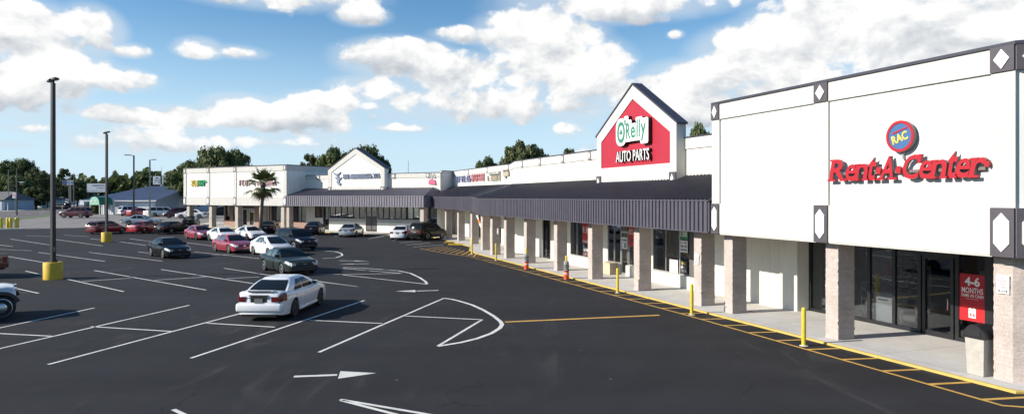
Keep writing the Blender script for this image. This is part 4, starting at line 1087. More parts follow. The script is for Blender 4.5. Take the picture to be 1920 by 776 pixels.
for z in (.35, .7, 1.05, 1.33):
    mb = MB(); mb.box(7.0, 7.6, -4.6, -4.1, z, z + .03, WHG); mb.build('shelf', t)
FAB = mat('grey_upholstery', (0.22, 0.20, 0.19), .9, 0, .2, 6, bump=.3); FAB2 = mat('pale_upholstery', (0.34, 0.32, 0.31), .9, 0, .2, 6)
def rbox(mb, x0, x1, y0, y1, z0, z1, m, r=.06):
    bm = bmesh.new(); bmesh.ops.create_cube(bm, size=1)
    for v in bm.verts: v.co = Vector(((x0 + x1) / 2 + v.co.x * (x1 - x0), (y0 + y1) / 2 + v.co.y * (y1 - y0), (z0 + z1) / 2 + v.co.z * (z1 - z0)))
    bmesh.ops.bevel(bm, geom=bm.edges[:], offset=r, segments=3, affect='EDGES', profile=.5)
    bm.verts.index_update(); mb.add([v.co.copy() for v in bm.verts], [[v.index for v in f.verts] for f in bm.faces], m); bm.free()
def sofa(x0, w, y0, m, nm, label):
    t = sign(nm, label, 'P', 'seat')
    mb = MB(); rbox(mb, x0 + .16, x0 + w - .16, y0 - .62, y0, .3, .52, m, .07); mb.build('seat', t, True)
    mb = MB(); rbox(mb, x0 + .1, x0 + w - .1, y0 - .88, y0 - .6, .3, 1.0, m, .09); mb.build('backrest', t, True)
    for a in (x0, x0 + w - .2):
        mb = MB(); rbox(mb, a, a + .2, y0 - .8, y0 + .02, .2, .68, m, .08); mb.build('armrest', t, True)
    mb = MB(); mb.box(x0 + .05, x0 + w - .05, y0 - .8, y0 - .05, .078, .3, BLACKM); mb.build('base', t)
sofa(4.6, 1.0, -3.5, FAB, 'recliner', 'grey upholstered recliner close behind the shop window')
sofa(2.7, 1.7, -5.2, FAB2, 'sofa', 'pale sofa standing deep inside the corner store')
t = sign('bell_ornament', 'red paper bell hanging inside the shop window', 'P', 'ornament')
mb = MB(); k = len(mb.v); mb.lathe([(.02, .5), (.07, .46), (.10, .32), (.14, .14), (.22, .03), (.22, 0), (.05, 0)], RED, 16)
for j in range(len(mb.v)): mb.v[j] = mb.v[j] + Vector((6.1, SV - .3, 1.78))
mb.build('bell', t, True); mb = MB(); mb.cyl((6.1, SV - .3, 2.27), (6.1, SV - .3, 3.15), .006, .006, FRAME, 6); mb.build('string', t)
t = sign('wreath', 'small Christmas wreath with coloured baubles behind the glass', 'P', 'wreath')
mb = MB(); GR_ = mat('wreath_green', (0.03, 0.06, 0.02), .8, 0, .3, 20); rnd = random.Random(3)
for i in range(70):
    a = rnd.uniform(0, 2 * PI); rr = rnd.gauss(.19, .03); mb.cbox(4.95 + rr * math.cos(a), SV - .3 + rnd.uniform(-.04, .04), 1.85 + rr * math.sin(a) * 1.3, .08, .05, .08, GR_)
for i in range(14):
    a = rnd.uniform(0, 2 * PI); mb.cbox(4.95 + .19 * math.cos(a), SV - .24, 1.85 + .25 * math.sin(a), .035, .035, .035, rnd.choice((RED, SIGNY, SIGNW)))
mb.build('ring', t)

# stock on shelves just inside the arcade windows
GOODS = [mat('goods_%s' % n, c, .6, 0, .3, 8) for n, c in (('red', (.4, .04, .04)), ('cream', (.55, .5, .4)), ('blue', (.06, .12, .3)), ('green', (.06, .2, .1)), ('ochre', (.5, .32, .06)), ('grey', (.25, .25, .26)))]
def stock(u0, w, v, h, label, seed, rows=4):
    t = sign('shop_shelf', label, 'P', 'shelf'); rnd = random.Random(seed)
    mb = MB(); mb.box(u0, u0 + .03, v - .4, v, .08, h, SIGNW); mb.box(u0 + w - .03, u0 + w, v - .4, v, .08, h, SIGNW); mb.build('side_panel', t)
    for k in range(rows):
        z = .2 + (h - .3) * k / (rows - 1) if rows > 1 else .2
        mb = MB(); mb.box(u0 + .031, u0 + w - .031, v - .4, v, z, z + .025, SIGNW); s_ = mb.build('shelf', t)
        mb = MB(); x = u0 + .05
        while x < u0 + w - .2 and z + .1 < h + .15:
            bw = rnd.uniform(.08, .2); bh = rnd.uniform(.12, min(.3, (h - .3) / max(1, rows - 1) * .85)); mb.box(x, x + bw, v - .3, v - rnd.uniform(.01, .08), z + .026, z + .026 + bh, rnd.choice(GOODS)); x += bw + rnd.uniform(.004, .05)
        if mb.v: tag(mb.build('goods', s_), kind='stuff')
stock(17.3, 2.1, -3.55, 1.5, 'shelf of goods behind the arcade window next to the dark poster', 1)
stock(23.2, 1.3, -3.5, 1.7, 'shelf of goods behind the window left of the glass shop door', 2, 5)
stock(27.9, 1.7, -3.5, 1.6, 'shelf of goods behind the third arcade window left of the red poster', 3)
stock(7.0, 2.2, -6.5, 1.9, 'tall stocked shelf deep inside the corner store', 4, 5)
stock(3.4, 2.4, -7.8, 1.8, 'wide stocked shelf at the back of the corner store', 5, 4)
# striped board leaning below the bend of the awning
t = sign('striped_board', 'orange and white striped board leaning at the bend of the arcade', 'P', 'board')
b_ = Vector((44.6, -1.9, .1)); tp = Vector((45.3, -1.1, 2.9)); ax = (tp - b_); sd_ = Vector((.35, .1, 0)); mb = MB()
for i in range(8):
    a, b = b_ + ax * (i / 8), b_ + ax * ((i + 1) / 8); k = sd_ * .35
    mb.add([a - k, a + k, b + k, b - k, a - k + Vector((0, -.04, 0)), a + k + Vector((0, -.04, 0)), b + k + Vector((0, -.04, 0)), b - k + Vector((0, -.04, 0))], [(0, 1, 2, 3), (7, 6, 5, 4), (0, 4, 5, 1), (2, 6, 7, 3)], (mat('board_orange', (.65, .22, .04), .6), SIGNW)[i % 2])
mb.build('board', t)

# ================================================================== pavement furniture
t = at(thing('trash_bin', 'tan square trash bin with black domed lid beside the corner column', 'trash bin'), 'P')
b0 = Vector((0.35, 0.14))
mb = MB(); cx, cy = 0.32, -0.04
vs = []
for z, h in ((.062, .205), (.98, .24)): vs += [(cx - h, cy - h, z), (cx + h, cy - h, z), (cx + h, cy + h, z), (cx - h, cy + h, z)]
mb.add(vs, [(3, 2, 1, 0), (4, 5, 6, 7), (0, 1, 5, 4), (1, 2, 6, 5), (2, 3, 7, 6), (3, 0, 4, 7)], TRASH); mb.build('body', t)
mb = MB(); n = 10
pr = [(cx + .27 * math.cos(PI * i / n), 1.0 + .32 * math.sin(PI * i / n)) for i in range(n + 1)]
mb.wallprism(pr, cy - .26, cy + .26, LID); mb.box(cx - .28, cx + .28, cy - .27, cy + .27, .981, 1.0, LID); mb.build('lid', t)
mb = MB(); mb.box(cx - .17, cx + .17, cy + .261, cy + .27, 1.03, 1.2, RUBBER); mb.build('flap', t)

t = at(thing('litter_box', 'tan box bin on the sidewalk against the shop front under the window', 'bin'), 'P')
mb = MB(); mb.box(22.95, 23.75, -2.45, -1.95, .062, .68, TANBLK); mb.build('body', t); mb = MB(); mb.box(22.92, 23.78, -2.48, -1.92, .681, .72, TANBLK); mb.build('lid', t)

BG = 'yellow steel bollards along the kerb'
bm_ = MB(); bm_.lathe([(.066, -.03), (.066, 1.10), (.060, 1.13), (.04, 1.155), (.012, 1.165)], YELLOW, 16); bme = bm_.mesh('bollard_post', True, 40)
bm_ = MB(); bm_.lathe([(.13, .004), (.13, .012), (.085, .02), (.076, .03)], CONC, 16); bbase = bm_.mesh('bollard_footing', True)
def bollard(px, py, label, zh=1.0):
    p = gp(px, py); t = thing('bollard', label, 'bollard', (p.x, p.y, G(p.y)), random.uniform(0, 3), BG)
    o = bpy.data.objects.new('post', bme); COL.objects.link(o); o.parent = t; o.scale = (1, 1, zh)
    o = bpy.data.objects.new('footing', bbase); COL.objects.link(o); o.parent = t
    return t
bollard(1507, 648, 'yellow bollard in front of the full-height shop windows, nearest the corner column')
bollard(1297, 590, 'yellow bollard in front of the column with the fire lane plate at the awning end', 1.02)
bollard(1158, 549, 'yellow bollard in front of the tan bin and glass shop door', 1.0)
bollard(930, 488.5, 'yellow bollard just past the two bollards with printed sleeves', 1.05)
bollard(885, 477, 'yellow bollard at the bend of the kerb, farthest along the arcade', 1.1)
ORNG = mat('sleeve_red', (0.72, 0.085, 0.03), .45, 0, .1, 5); SLVG = mat('sleeve_grey', (0.32, 0.32, 0.32), .45, 0, .08, 5)
def sleeve(px, py, label):
    t = bollard(px, py, label, 1.12); t['group'] = 'bollards wearing printed sleeves'
    mb = MB(); Rr = .145
    for z0, z1, m in ((.03, .25, ORNG), (.251, .46, ORNG), (.461, .60, BLACKM), (.601, .66, SLVG), (.661, .82, BLACKM), (.821, .96, SLVG)):
        mb.lathe([(Rr, z0), (Rr, z1)], m, 20)
    mb.lathe([(Rr, .961), (.12, 1.0), (.085, 1.01)], SLVG, 20); mb.build('sleeve', t, True, 30)
    mb = MB()                                  # pale round mark and chevrons on the side facing the lot
    for a0 in (3.6, 4.6):
        for (z, w, h, m) in ((.33, .085, .065, SIGNW), (.74, .10, .06, SLVG), (.53, .09, .03, SIGNW)):
            d = Vector((math.cos(a0 - t.rotation_euler.z), math.sin(a0 - t.rotation_euler.z), 0)); s = Vector((-d.y, d.x, 0)); c = d * (Rr + .004) + Vector((0, 0, z))
            n = 12
            mb.add([c + s * (w * math.cos(2 * PI * i / n)) * .8 - d * (.016 * abs(math.cos(2 * PI * i / n))) + Vector((0, 0, h * math.sin(2 * PI * i / n))) for i in range(n)], [tuple(range(n))], m)
    mb.build('printed_mark', t)
sleeve(1062, 524, 'bollard in a grey, black and red printed sleeve, nearer of the pair')
sleeve(987, 505, 'bollard in a grey, black and red printed sleeve, farther of the pair')

# wheel stops by the bend of the kerb
def stopper(a, b, label):
    a, b = gp(*a), gp(*b); d = b - a; c = (a + b) / 2
    t = thing('wheel_stop', label, 'wheel stop', (c.x, c.y, G(c.y)), math.atan2(d.y, d.x), 'yellow wheel stops')
    mb = MB(); l = d.length / 2; mb.add([(-l, -.09, 0), (l, -.09, 0), (l, .09, 0), (-l, .09, 0), (-l + .05, -.06, .13), (l - .05, -.06, .13), (l - .05, .06, .13), (-l + .05, .06, .13)], [(3, 2, 1, 0), (4, 5, 6, 7), (0, 1, 5, 4), (1, 2, 6, 5), (2, 3, 7, 6), (3, 0, 4, 7)], YELLOW2)
    mb.build('block', t)
stopper((840, 459.5), (872, 459.3), 'longer yellow wheel stop by the hatched bay, nearer the kerb bend')
stopper((833, 455.3), (854, 455), 'shorter yellow wheel stop beside the parked black SUV')

# ================================================================== lamp posts
LG = 'parking lot lamp posts'
def lamp(px, py, h, label, base_m, style, rz=0.0, base=True, pole=POLE):
    p = gp(px, py); t = thing('street_lamp', label, 'lamp post', (p.x, p.y, G(p.y)), rz, LG); z0 = .93 if base else 0
    if base:
        mb = MB(); mb.lathe([(.47, 0), (.47, .90), (.45, .93)], base_m, 28); mb.build('base', t, True)
        mb = MB(); mb.box(-.17, .17, -.17, .17, .93, .955, POLE)
        for a in (1, -1):
            for b in (1, -1): mb.cyl((a * .14, b * .14, .955), (a * .14, b * .14, 1.03), .014, .014, GALV, 6)
        mb.build('base_plate', t)
    mb = MB(); top = h - .25; w0, w1 = .10, .085
    mb.add([(-w0, -w0, z0), (w0, -w0, z0), (w0, w0, z0), (-w0, w0, z0), (-w1, -w1, top), (w1, -w1, top), (w1, w1, top), (-w1, w1, top)], [(3, 2, 1, 0), (4, 5, 6, 7), (0, 1, 5, 4), (1, 2, 6, 5), (2, 3, 7, 6), (3, 0, 4, 7)], pole); mb.build('pole', t)
    if base:
        mb = MB(); mb.box(-.13, .13, -.13, .13, .956, 1.06, pole); mb.build('collar', t)
        mb = MB(); mb.box(.1, .115, -.05, .05, 1.5, 1.75, GALV); mb.build('hand_hole_cover', t)
    heads = {'twin': (0, PI), 'arm': (PI,), 'short': (0,)}[style]
    for a in heads:
        M_ = Matrix.Translation((0, 0, top)) @ Matrix.Rotation(a, 4, 'Z')
        if style == 'twin':
            mb = MB(); mb.cyl((0, 0, -.1), (0, 0, .12), .06, .06, pole, 10); mb.cyl((.0, 0, .1), (.06, 0, .12), .035, .035, pole, 8)
            mb.v = [M_ @ v for v in mb.v]; mb.build('arm', t)
            mb = MB(); Mh = M_ @ Matrix.Translation((.04, 0, .12)) @ Matrix.Rotation(R(-10 if a == 0 else 14), 4, 'Y')
            mb.prism([(0, -.08), (.06, -.16), (.30, -.14), (.34, -.06), (.34, .06), (.30, .14), (.06, .16), (0, .08)], 0, .08, BLACKM); mb.prism([(.02, -.06), (.08, -.11), (.24, -.09), (.24, .09), (.08, .11), (.02, .06)], .081, .13, BLACKM)
            mb.v = [Mh @ v for v in mb.v]; h_ = mb.build('lamp_head', t)
            mb = MB(); mb.prism([(.08, -.12), (.29, -.10), (.29, .10), (.08, .12)], -.012, -.002, LAMPC); mb.v = [Mh @ v for v in mb.v]; mb.build('lens', h_)
        else:
            l = .95 if style == 'arm' else .55
            mb = MB(); mb.cyl((0, 0, -.05), (l * .5, 0, .04), .05, .045, pole, 8); mb.v = [M_ @ v for v in mb.v]; mb.build('arm', t)
            mb = MB(); mb.prism([(l * .45, -.12), (l * .6, -.19), (l + .35, -.17), (l + .35, .17), (l * .6, .19), (l * .45, .12)], .0, .11, pole); mb.v = [M_ @ v for v in mb.v]; h_ = mb.build('lamp_head', t)
            mb = MB(); mb.prism([(l * .62, -.13), (l + .3, -.13), (l + .3, .13), (l * .62, .13)], -.012, -.002, LAMPC); mb.v = [M_ @ v for v in mb.v]; mb.build('lens', h_)
    return t
lamp(99.5, 523, 10.98, 'tall bronze lamp post on a round yellow base, nearest of the lamp posts', YELLOW2, 'twin', R(-25))
lamp(200, 453, 10.9, 'bronze twin-head lamp post on a yellow base beside the dark red wagon', YELLOW2, 'twin', R(-20))
lamp(251, 414, 10.3, 'slim lamp post with a long single arm behind the silver sedan', YELLOW2, 'arm', R(8), base=False)
lamp(281, 412.3, 9.6, 'lamp post with a short single head on a pale tan base', TANBLK, 'short', R(10), pole=GALV)
# ================================================================== vehicles
def paint(name, col, metal=0.0, rough=0.28, coat=0.8):
    return mat(name, col, rough, metal, 0.03, 1.5, coat=coat, spec=.5 if coat > .5 else .14)
PT = {'white': paint('white_car_paint', (0.74, 0.74, 0.75)), 'black': paint('black_car_paint', (0.006, 0.006, 0.007), 0, .25, .06), 'green': paint('dark_green_car_paint', (0.024, 0.031, 0.029), .1, .28, .2),
      'red': paint('red_car_paint', (0.30, 0.018, 0.035), .25), 'rose': paint('rose_red_car_paint', (0.33, 0.035, 0.060), .2), 'brightred': paint('bright_red_car_paint', (0.36, 0.010, 0.016), .1),
      'maroon': paint('maroon_car_paint', (0.085, 0.012, 0.018), .2), 'darkred': paint('dark_red_car_paint', (0.15, 0.010, 0.016), .15), 'silver': paint('silver_car_paint', (0.42, 0.45, 0.46), .6, .32), 'navy': paint('navy_car_paint', (0.010, 0.013, 0.022), .1, .3, .08),
      'grey': paint('charcoal_car_paint', (0.007, 0.0075, 0.008), 0, .3, .0), 'tan': paint('beige_car_paint', (0.20, 0.17, 0.13), .4, .3)}
GREYP = mat('grey_plastic', (0.035, 0.035, 0.037), .6, 0, .15, 6)

def interp(tab, y):
    if y <= tab[0][0]: return tab[0][1]
    for (a, za), (b, zb) in zip(tab, tab[1:]):
        if y <= b:
            t = (y - a) / (b - a); t = t * t * (3 - 2 * t) * 0.5 + t * 0.5
            return za + (zb - za) * t
    return tab[-1][1]

# y runs forward from the middle of the car
TYPES = {
 'sedan': dict(L=4.85, W=1.84, H=1.44, ya=1.42, yr=-1.38, rw=.33, belt=.92, top=[(-2.43, .80), (-2.36, .97), (-1.7, 1.03), (-1.2, .98), (0, .93), (1.0, .95), (1.25, .97), (2.0, .83), (2.32, .72), (2.43, .60)],
   gb=(-1.80, 1.28), gr=(-.98, .34), wr=.57, wb=.80, sill=.20, pill=[(.16, .44), (.475, .86)]),
 'grandprix': dict(L=5.00, W=1.88, H=1.42, ya=1.45, yr=-1.36, rw=.335, belt=.95, top=[(-2.50, .78), (-2.44, 1.0), (-2.3, 1.075), (-1.7, 1.03), (-1.2, .99), (0, .95), (1.0, .97), (1.25, .97), (2.0, .85), (2.38, .72), (2.5, .58)],
   gb=(-1.98, 1.30), gr=(-.92, .30), wr=.58, wb=.83, sill=.19, pill=[(.20, .46), (.49, .87)]),
 'bigsedan': dict(L=5.30, W=1.96, H=1.45, ya=1.55, yr=-1.36, rw=.345, belt=.93, top=[(-2.65, .78), (-2.58, .97), (-1.9, 1.01), (-1.2, .97), (0, .94), (0.9, .95), (1.15, .96), (2.2, .86), (2.55, .74), (2.65, .62)],
   gb=(-1.66, 1.16), gr=(-.92, .22), wr=.60, wb=.83, sill=.23, pill=[(.14, .43), (.47, .87)]),
 'hatch': dict(L=4.50, W=1.76, H=1.50, ya=1.35, yr=-1.35, rw=.31, belt=.95, top=[(-2.25, .80), (-2.18, 1.02), (-1.8, 1.08), (-1.2, 1.0), (0, .94), (1.0, .97), (1.3, .98), (1.95, .80), (2.18, .66), (2.25, .54)],
   gb=(-2.0, 1.50), gr=(-.7, .25), wr=.55, wb=.77, sill=.18, pill=[(.22, .46), (.485, .80)]),
 'coupe': dict(L=4.75, W=1.80, H=1.36, ya=1.35, yr=-1.32, rw=.32, belt=.90, top=[(-2.37, .78), (-2.3, .95), (-1.7, 1.0), (-1.2, .95), (0, .9), (1.0, .92), (1.25, .93), (1.95, .79), (2.28, .66), (2.37, .55)],
   gb=(-1.95, 1.25), gr=(-.7, .28), wr=.54, wb=.79, sill=.18, pill=[(.24, .50), (.53, .86)]),
 'wagon': dict(L=4.80, W=1.80, H=1.48, ya=1.42, yr=-1.36, rw=.32, belt=.94, top=[(-2.4, .82), (-2.36, .98), (-1.7, .98), (0, .93), (1.0, .95), (1.25, .96), (1.95, .82), (2.3, .70), (2.4, .58)],
   gb=(-2.36, 1.26), gr=(-2.02, .36), wr=.60, wb=.79, sill=.21, pill=[(.05, .30), (.33, .60), (.63, .90)], rack=True),
 'suv': dict(L=4.85, W=1.90, H=1.80, ya=1.46, yr=-1.38, rw=.39, belt=1.12, top=[(-2.42, .95), (-2.38, 1.14), (-1.7, 1.15), (0, 1.12), (1.0, 1.15), (1.25, 1.16), (2.05, 1.04), (2.34, .90), (2.42, .72)],
   gb=(-2.36, 1.26), gr=(-2.05, .42), wr=.66, wb=.85, sill=.33, pill=[(.05, .29), (.32, .60), (.63, .91)], rack=True),
 'van': dict(L=5.0, W=1.95, H=1.74, ya=1.55, yr=-1.45, rw=.34, belt=1.05, top=[(-2.5, .85), (-2.46, 1.06), (-1.7, 1.08), (0, 1.05), (1.1, 1.08), (1.5, 1.06), (2.1, .92), (2.42, .75), (2.5, .6)],
   gb=(-2.44, 1.75), gr=(-2.2, .75), wr=.68, wb=.87, sill=.24, pill=[(.04, .30), (.33, .60), (.63, .89)]),
 'pickup': dict(L=5.90, W=2.03, H=1.92, ya=2.52, yr=-1.60, rw=.43, belt=1.20, top=[(-2.95, 1.0), (-2.92, 1.18), (-2.0, 1.2), (-.8, 1.2), (0.2, 1.2), (1.2, 1.22), (1.45, 1.25), (2.6, 1.19), (2.88, 1.13), (2.95, .95)],
   gb=(-1.10, 1.52), gr=(-.88, .72), wr=.70, wb=.90, sill=.42, pill=[(.06, .42), (.46, .90)], bed=True, rnd=.45),
}
CACHE = {}
def car_parts(kind):
    if kind in CACHE: return CACHE[kind]
    T = TYPES[kind]; L_, W, H = T['L'], T['W'], T['H']; ny = 64
    ys = [L_ / 2 * math.sin(PI / 2 * (-1 + 2 * i / (ny - 1)) * 0.96) / math.sin(PI / 2 * .96) for i in range(ny)]
    rw = T['rw']; Ra = rw + .065
    def wid(y):
        a = abs(2 * y / L_); return W / 2 * (1 - (.045 * a ** 3 + .10 * a ** 8 + .14 * a ** 24) * T.get('rnd', 1))
    def arch(y):
        z = -1
        for ya in (T['ya'], T['yr']):
            d = abs(y - ya)
            if d < Ra: z = max(z, rw + math.sqrt(Ra * Ra - d * d))
        return z
    def sect(y):
        w = wid(y); t = interp(T['top'], y); a = abs(2 * y / L_); s = T['sill'] + .07 * a ** 8; zb = max(s, arch(y)); mid = s + (t - s) * .52
        pts = [(0, t + .018 * (1 - a ** 6)), (w * .52, t + .008), (w * .84, t - .015), (w * .945, t - .06), (w * .985, t - .14), (w, mid), (w * .99, s + (t - s) * .25), (w * .955, s)]
        return [(x, max(z, min(zb, t - .03))) for x, z in pts]
    S = [sect(y) for y in ys]; k = len(S[0])
    def surf(y, f, side, off=0.0):
        """point on the body: f runs 0..k-1 from the middle of the top down the flank"""
        s = sect(y); i = min(k - 2, int(f)); t = f - i
        x = s[i][0] + (s[i + 1][0] - s[i][0]) * t; z = s[i][1] + (s[i + 1][1] - s[i][1]) * t
        dx, dz = s[i + 1][0] - s[i][0], s[i + 1][1] - s[i][1]; l = math.hypot(dx, dz) or 1
        return Vector(((x - dz / l * off) * side, y, z + dx / l * off))
    mb = MB(); P_ = PT['white']
    ring = 2 * k - 1
    vs = []
    for y, s in zip(ys, S):
        vs += [(x, y, z) for x, z in s[::-1]] + [(-x, y, z) for x, z in s[1:]]
    fs = [(i * ring + j, (i + 1) * ring + j, (i + 1) * ring + j + 1, i * ring + j + 1) for i in range(ny - 1) for j in range(ring - 1)]
    fs.append(tuple(range(ring))); fs.append(tuple((ny - 1) * ring + j for j in range(ring - 1, -1, -1)))
    mb.add(vs, fs, P_)
    # cabin shell
    b0, b1 = T['gb']; r0, r1 = T['gr']; wb, wr = T['wb'], T['wr']; zb = T['belt'] - .03
    def gpt(s, f, side, off=0.0):
        """point of the cabin side: s 0..1 from the back, f 0..1 from the belt line up"""
        rd = max(0.0, (f - .70) / .30) ** 2; bul = .045 * math.sin(PI * f) - .035 * rd
        lo = b0 + (b1 - b0) * s; hi = r0 + (r1 - r0) * s
        plan = 1 - .05 * (2 * s - 1) ** 4
        return Vector(((wb + (wr - wb) * f + bul + off) * plan * side, lo + (hi - lo) * f + (.05 * math.sin(PI * f)) * (2 * s - 1), zb + (H - .028 - zb) * (f - .035 * rd)))
    ns, nf = 14, 7; cs_ = []
    vs = []; rows = []
    for j in range(nf + 1):
        f = j / nf; row = [gpt(i / ns, f, 1) for i in range(ns + 1)]
        fr = [Vector((gpt(1, f, 1).x * (1 - 2 * q / 8), gpt(1, f, 1).y + .12 * math.sin(PI * q / 8) * (1 - .3 * f), gpt(1, f, 1).z)) for q in range(1, 8)]
        left = [gpt(1 - i / ns, f, -1) for i in range(ns + 1)]
        bk = [Vector((-gpt(0, f, 1).x * (1 - 2 * q / 8), gpt(0, f, 1).y - .07 * math.sin(PI * q / 8), gpt(0, f, 1).z)) for q in range(1, 8)]
        rows.append(row + fr + left + bk)
    m = len(rows[0]); vs = [p for r in rows for p in r]
    c = Vector((0, (r0 + r1) / 2, 0)); base = rows[-1]
    for sc_, z in ((.94, H - .016), (.72, H - .002), (.35, H + .006)):
        vs += [Vector((p.x * sc_, c.y + (p.y - c.y) * sc_, z)) for p in base]
    nr = nf + 1 + 3
    fs = [(j * m + i, j * m + (i + 1) % m, (j + 1) * m + (i + 1) % m, (j + 1) * m + i) for j in range(nr - 1) for i in range(m)]
    fs.append(tuple((nr - 1) * m + i for i in range(m)))
    mb.add(vs, fs, P_)
    if T.get('bed'):
        mb.box(-.86, .86, -2.86, -1.2, 1.212, 1.222, UNDER)
        for a in (1, -1): mb.box(a * .86, a * .97, -2.92, -1.15, 1.19, 1.25, P_)
    out = {'body': mb.mesh('car_body', True, 42)}
    u = MB(); u.box(-W * .40, W * .40, -L_ / 2 + .2, L_ / 2 - .2, T['sill'] - .03, T['sill'] + .35, UNDER); u.box(-W * .46, W * .46, T['yr'] + Ra, T['ya'] - Ra, T['sill'] - .04, T['sill'] + .02, UNDER)
    out['under_body'] = u.mesh('under_body')
    def panel(fn, nu=6, nv=5, m=CARGLASS):
        g = MB(); vs = [fn(i / nu, j / nv) for j in range(nv + 1) for i in range(nu + 1)]
        g.add(vs, [(j * (nu + 1) + i, j * (nu + 1) + i + 1, (j + 1) * (nu + 1) + i + 1, (j + 1) * (nu + 1) + i) for j in range(nv) for i in range(nu)], m)
        return g
    lerp = lambda a, b, t: a + (b - a) * t
    def ws(a, b):
        f = lerp(.07, .93, b); p = gpt(1, f, 1); t = (2 * a - 1) * .93
        return Vector((p.x * t, p.y + .12 * math.sin(PI * a) * (1 - .3 * f) + .012, p.z + .008))
    def rws(a, b):
        f = lerp(.16 if kind in ('wagon', 'suv', 'van') else .08, .90, b); p = gpt(0, f, 1); t = (2 * a - 1) * .90
        return Vector((p.x * t, p.y - .07 * math.sin(PI * a) - .012, p.z + .008))
    out['windscreen'] = panel(ws).mesh('windscreen', True); out['rear_window'] = panel(rws).mesh('rear_window', True)
    for side, nm in ((1, 'R'), (-1, 'L')):
        for i, (s0, s1) in enumerate(T['pill']):
            nw_ = len(T['pill'])
            def sw(a, b, s0=s0, s1=s1, i=i):
                f = lerp(.12, .88, b); s = lerp(s0, s1, a)
                if i == 0 and kind not in ('wagon', 'suv', 'van', 'pickup'): s = lerp(s0 + .05 * b * b, s1, a)
                if i == nw_ - 1: s = lerp(s0, s1 - .04 * b, a)
                return gpt(s, f, side, .010)
            out[f'side_window{i}{nm}'] = panel(sw).mesh('side_window', True)
        hl = MB()
        for (y0, y1, f0, f1) in (((L_ / 2 - .62, L_ / 2 - .035, 2.15, 4.15)),):
            vs = [surf(lerp(y0 + .30 * (1 - a) * 0, y1, b), lerp(f0 + .9 * (1 - b), f1, a), side, .014) for b in [q / 9 for q in range(10)] for a in (0, .33, .66, 1)]
            hl.add(vs, [(j * 4 + i, j * 4 + i + 1, (j + 1) * 4 + i + 1, (j + 1) * 4 + i) for j in range(9) for i in range(3)], LAMPC)
        z = interp(T['top'], L_ / 2 - .12); hl.box(side * W * .25, side * W * .385, L_ / 2 - .25, L_ / 2 + .012, z - .17, z - .03, LAMPC)
        out['headlight' + nm] = hl.mesh('headlight', True, 50)
        tl = MB(); y1, y0 = -L_ / 2 + .035, -L_ / 2 + .40
        vs = [surf(lerp(y0, y1, b), lerp(3.1, 4.75, a), side, .016) for b in [q / 9 for q in range(10)] for a in (0, .33, .66, 1)]
        tl.add(vs, [(j * 4 + i, j * 4 + i + 1, (j + 1) * 4 + i + 1, (j + 1) * 4 + i) for j in range(9) for i in range(3)], LAMPR)
        z = interp(T['top'], -L_ / 2 + .05)
        hgt = .30 if kind in ('suv', 'van', 'pickup') else .16
        tl.box(side * W * .25, side * W * .385, -L_ / 2 - .012, -L_ / 2 + .2, z - .10 - hgt, z - .08, LAMPR); out['taillight' + nm] = tl.mesh('taillight', True, 50)
        mr = MB(); q = gpt(T['pill'][-1][1] - .02, .10, side); mr.box(q.x - side * .02, q.x + side * .20, q.y - .06, q.y + .06, q.z + .0, q.z + .15, P_); mr.box(q.x + side * .02, q.x + side * .185, q.y - .066, q.y - .061, q.z + .015, q.z + .135, CARGLASSL); out['door_mirror' + nm] = mr.mesh('door_mirror')
        dh = MB()
        for (s0, s1) in T['pill'][-2:]:
            yy = lerp(b0, b1, s0) + .12; q = surf(yy, 4.25, side, .02); dh.cbox(q.x, q.y, q.z, .03, .17, .03, P_)
        out['door_handle' + nm] = dh.mesh('door_handle')
        sm = MB()
        for yy in [lerp(b0, b1, s) for s in ([p[1] + .012 for p in T['pill'][-2:-1]] + [T['pill'][-1][1] + .06])] + [T['yr'] + Ra + .10]:
            vs = [surf(yy + dy, f, side, .004) for f in (3.6, 4.3, 5, 5.6, 6.4) for dy in (-.006, .006)]
            sm.add(vs, [(2 * i, 2 * i + 1, 2 * i + 3, 2 * i + 2) for i in range(4)], UNDER)
        out['door_seam' + nm] = sm.mesh('door_seam')
    zt = T['top'][-2][1]; w0 = W * .27
    g = MB(); g.box(-w0, w0, L_ / 2 - .06, L_ / 2 + .014, zt - .16, zt - .05, GREYP); g.box(-w0 * 1.25, w0 * 1.25, L_ / 2 - .06, L_ / 2 + .012, T['sill'] + .06, T['sill'] + .17, GREYP); g.box(-.07, .07, L_ / 2, L_ / 2 + .022, zt - .12, zt - .07, CHROME)
    out['grille'] = g.mesh('grille')
    zr = interp(T['top'], -L_ / 2 + .06); zp = zr - .33 if not T.get('bed') else .62
    g = MB(); g.box(-.155, .155, -L_ / 2 - .022, -L_ / 2 + .03, zp, zp + .15, PLATE); out['number_plate'] = g.mesh('number_plate')
    g = MB(); g.box(-W * .33, W * .33, -L_ / 2 + .03, -L_ / 2 + .2, T['sill'] - .02, T['sill'] + .09, UNDER); g.box(-.36, .36, -L_ / 2 - .026, -L_ / 2 + .03, zp + .165, zp + .195, GREYP if kind != 'bigsedan' else CHROME)
    out['rear_trim'] = g.mesh('rear_trim')
    if T.get('rack'):
        g = MB()
        for a in (1, -1):
            g.tube([(a * wr * .86, r0 + .2, H - .01), (a * wr * .86, r0 + .28, H + .05), (a * wr * .86, r1 - .35, H + .05), (a * wr * .86, r1 - .25, H - .01)], [.018] * 4, GREYP, 6)
        for yy in (lerp(r0, r1, .3), lerp(r0, r1, .65)): g.cyl((-wr * .86, yy, H + .05), (wr * .86, yy, H + .05), .014, .014, GREYP, 6)
        out['roof_rack'] = g.mesh('roof_rack', True)
    ty = MB(); pr = [(rw - .10, -.10), (rw - .02, -.105), (rw, -.085), (rw + .003, 0), (rw, .085), (rw - .02, .105), (rw - .10, .10)]
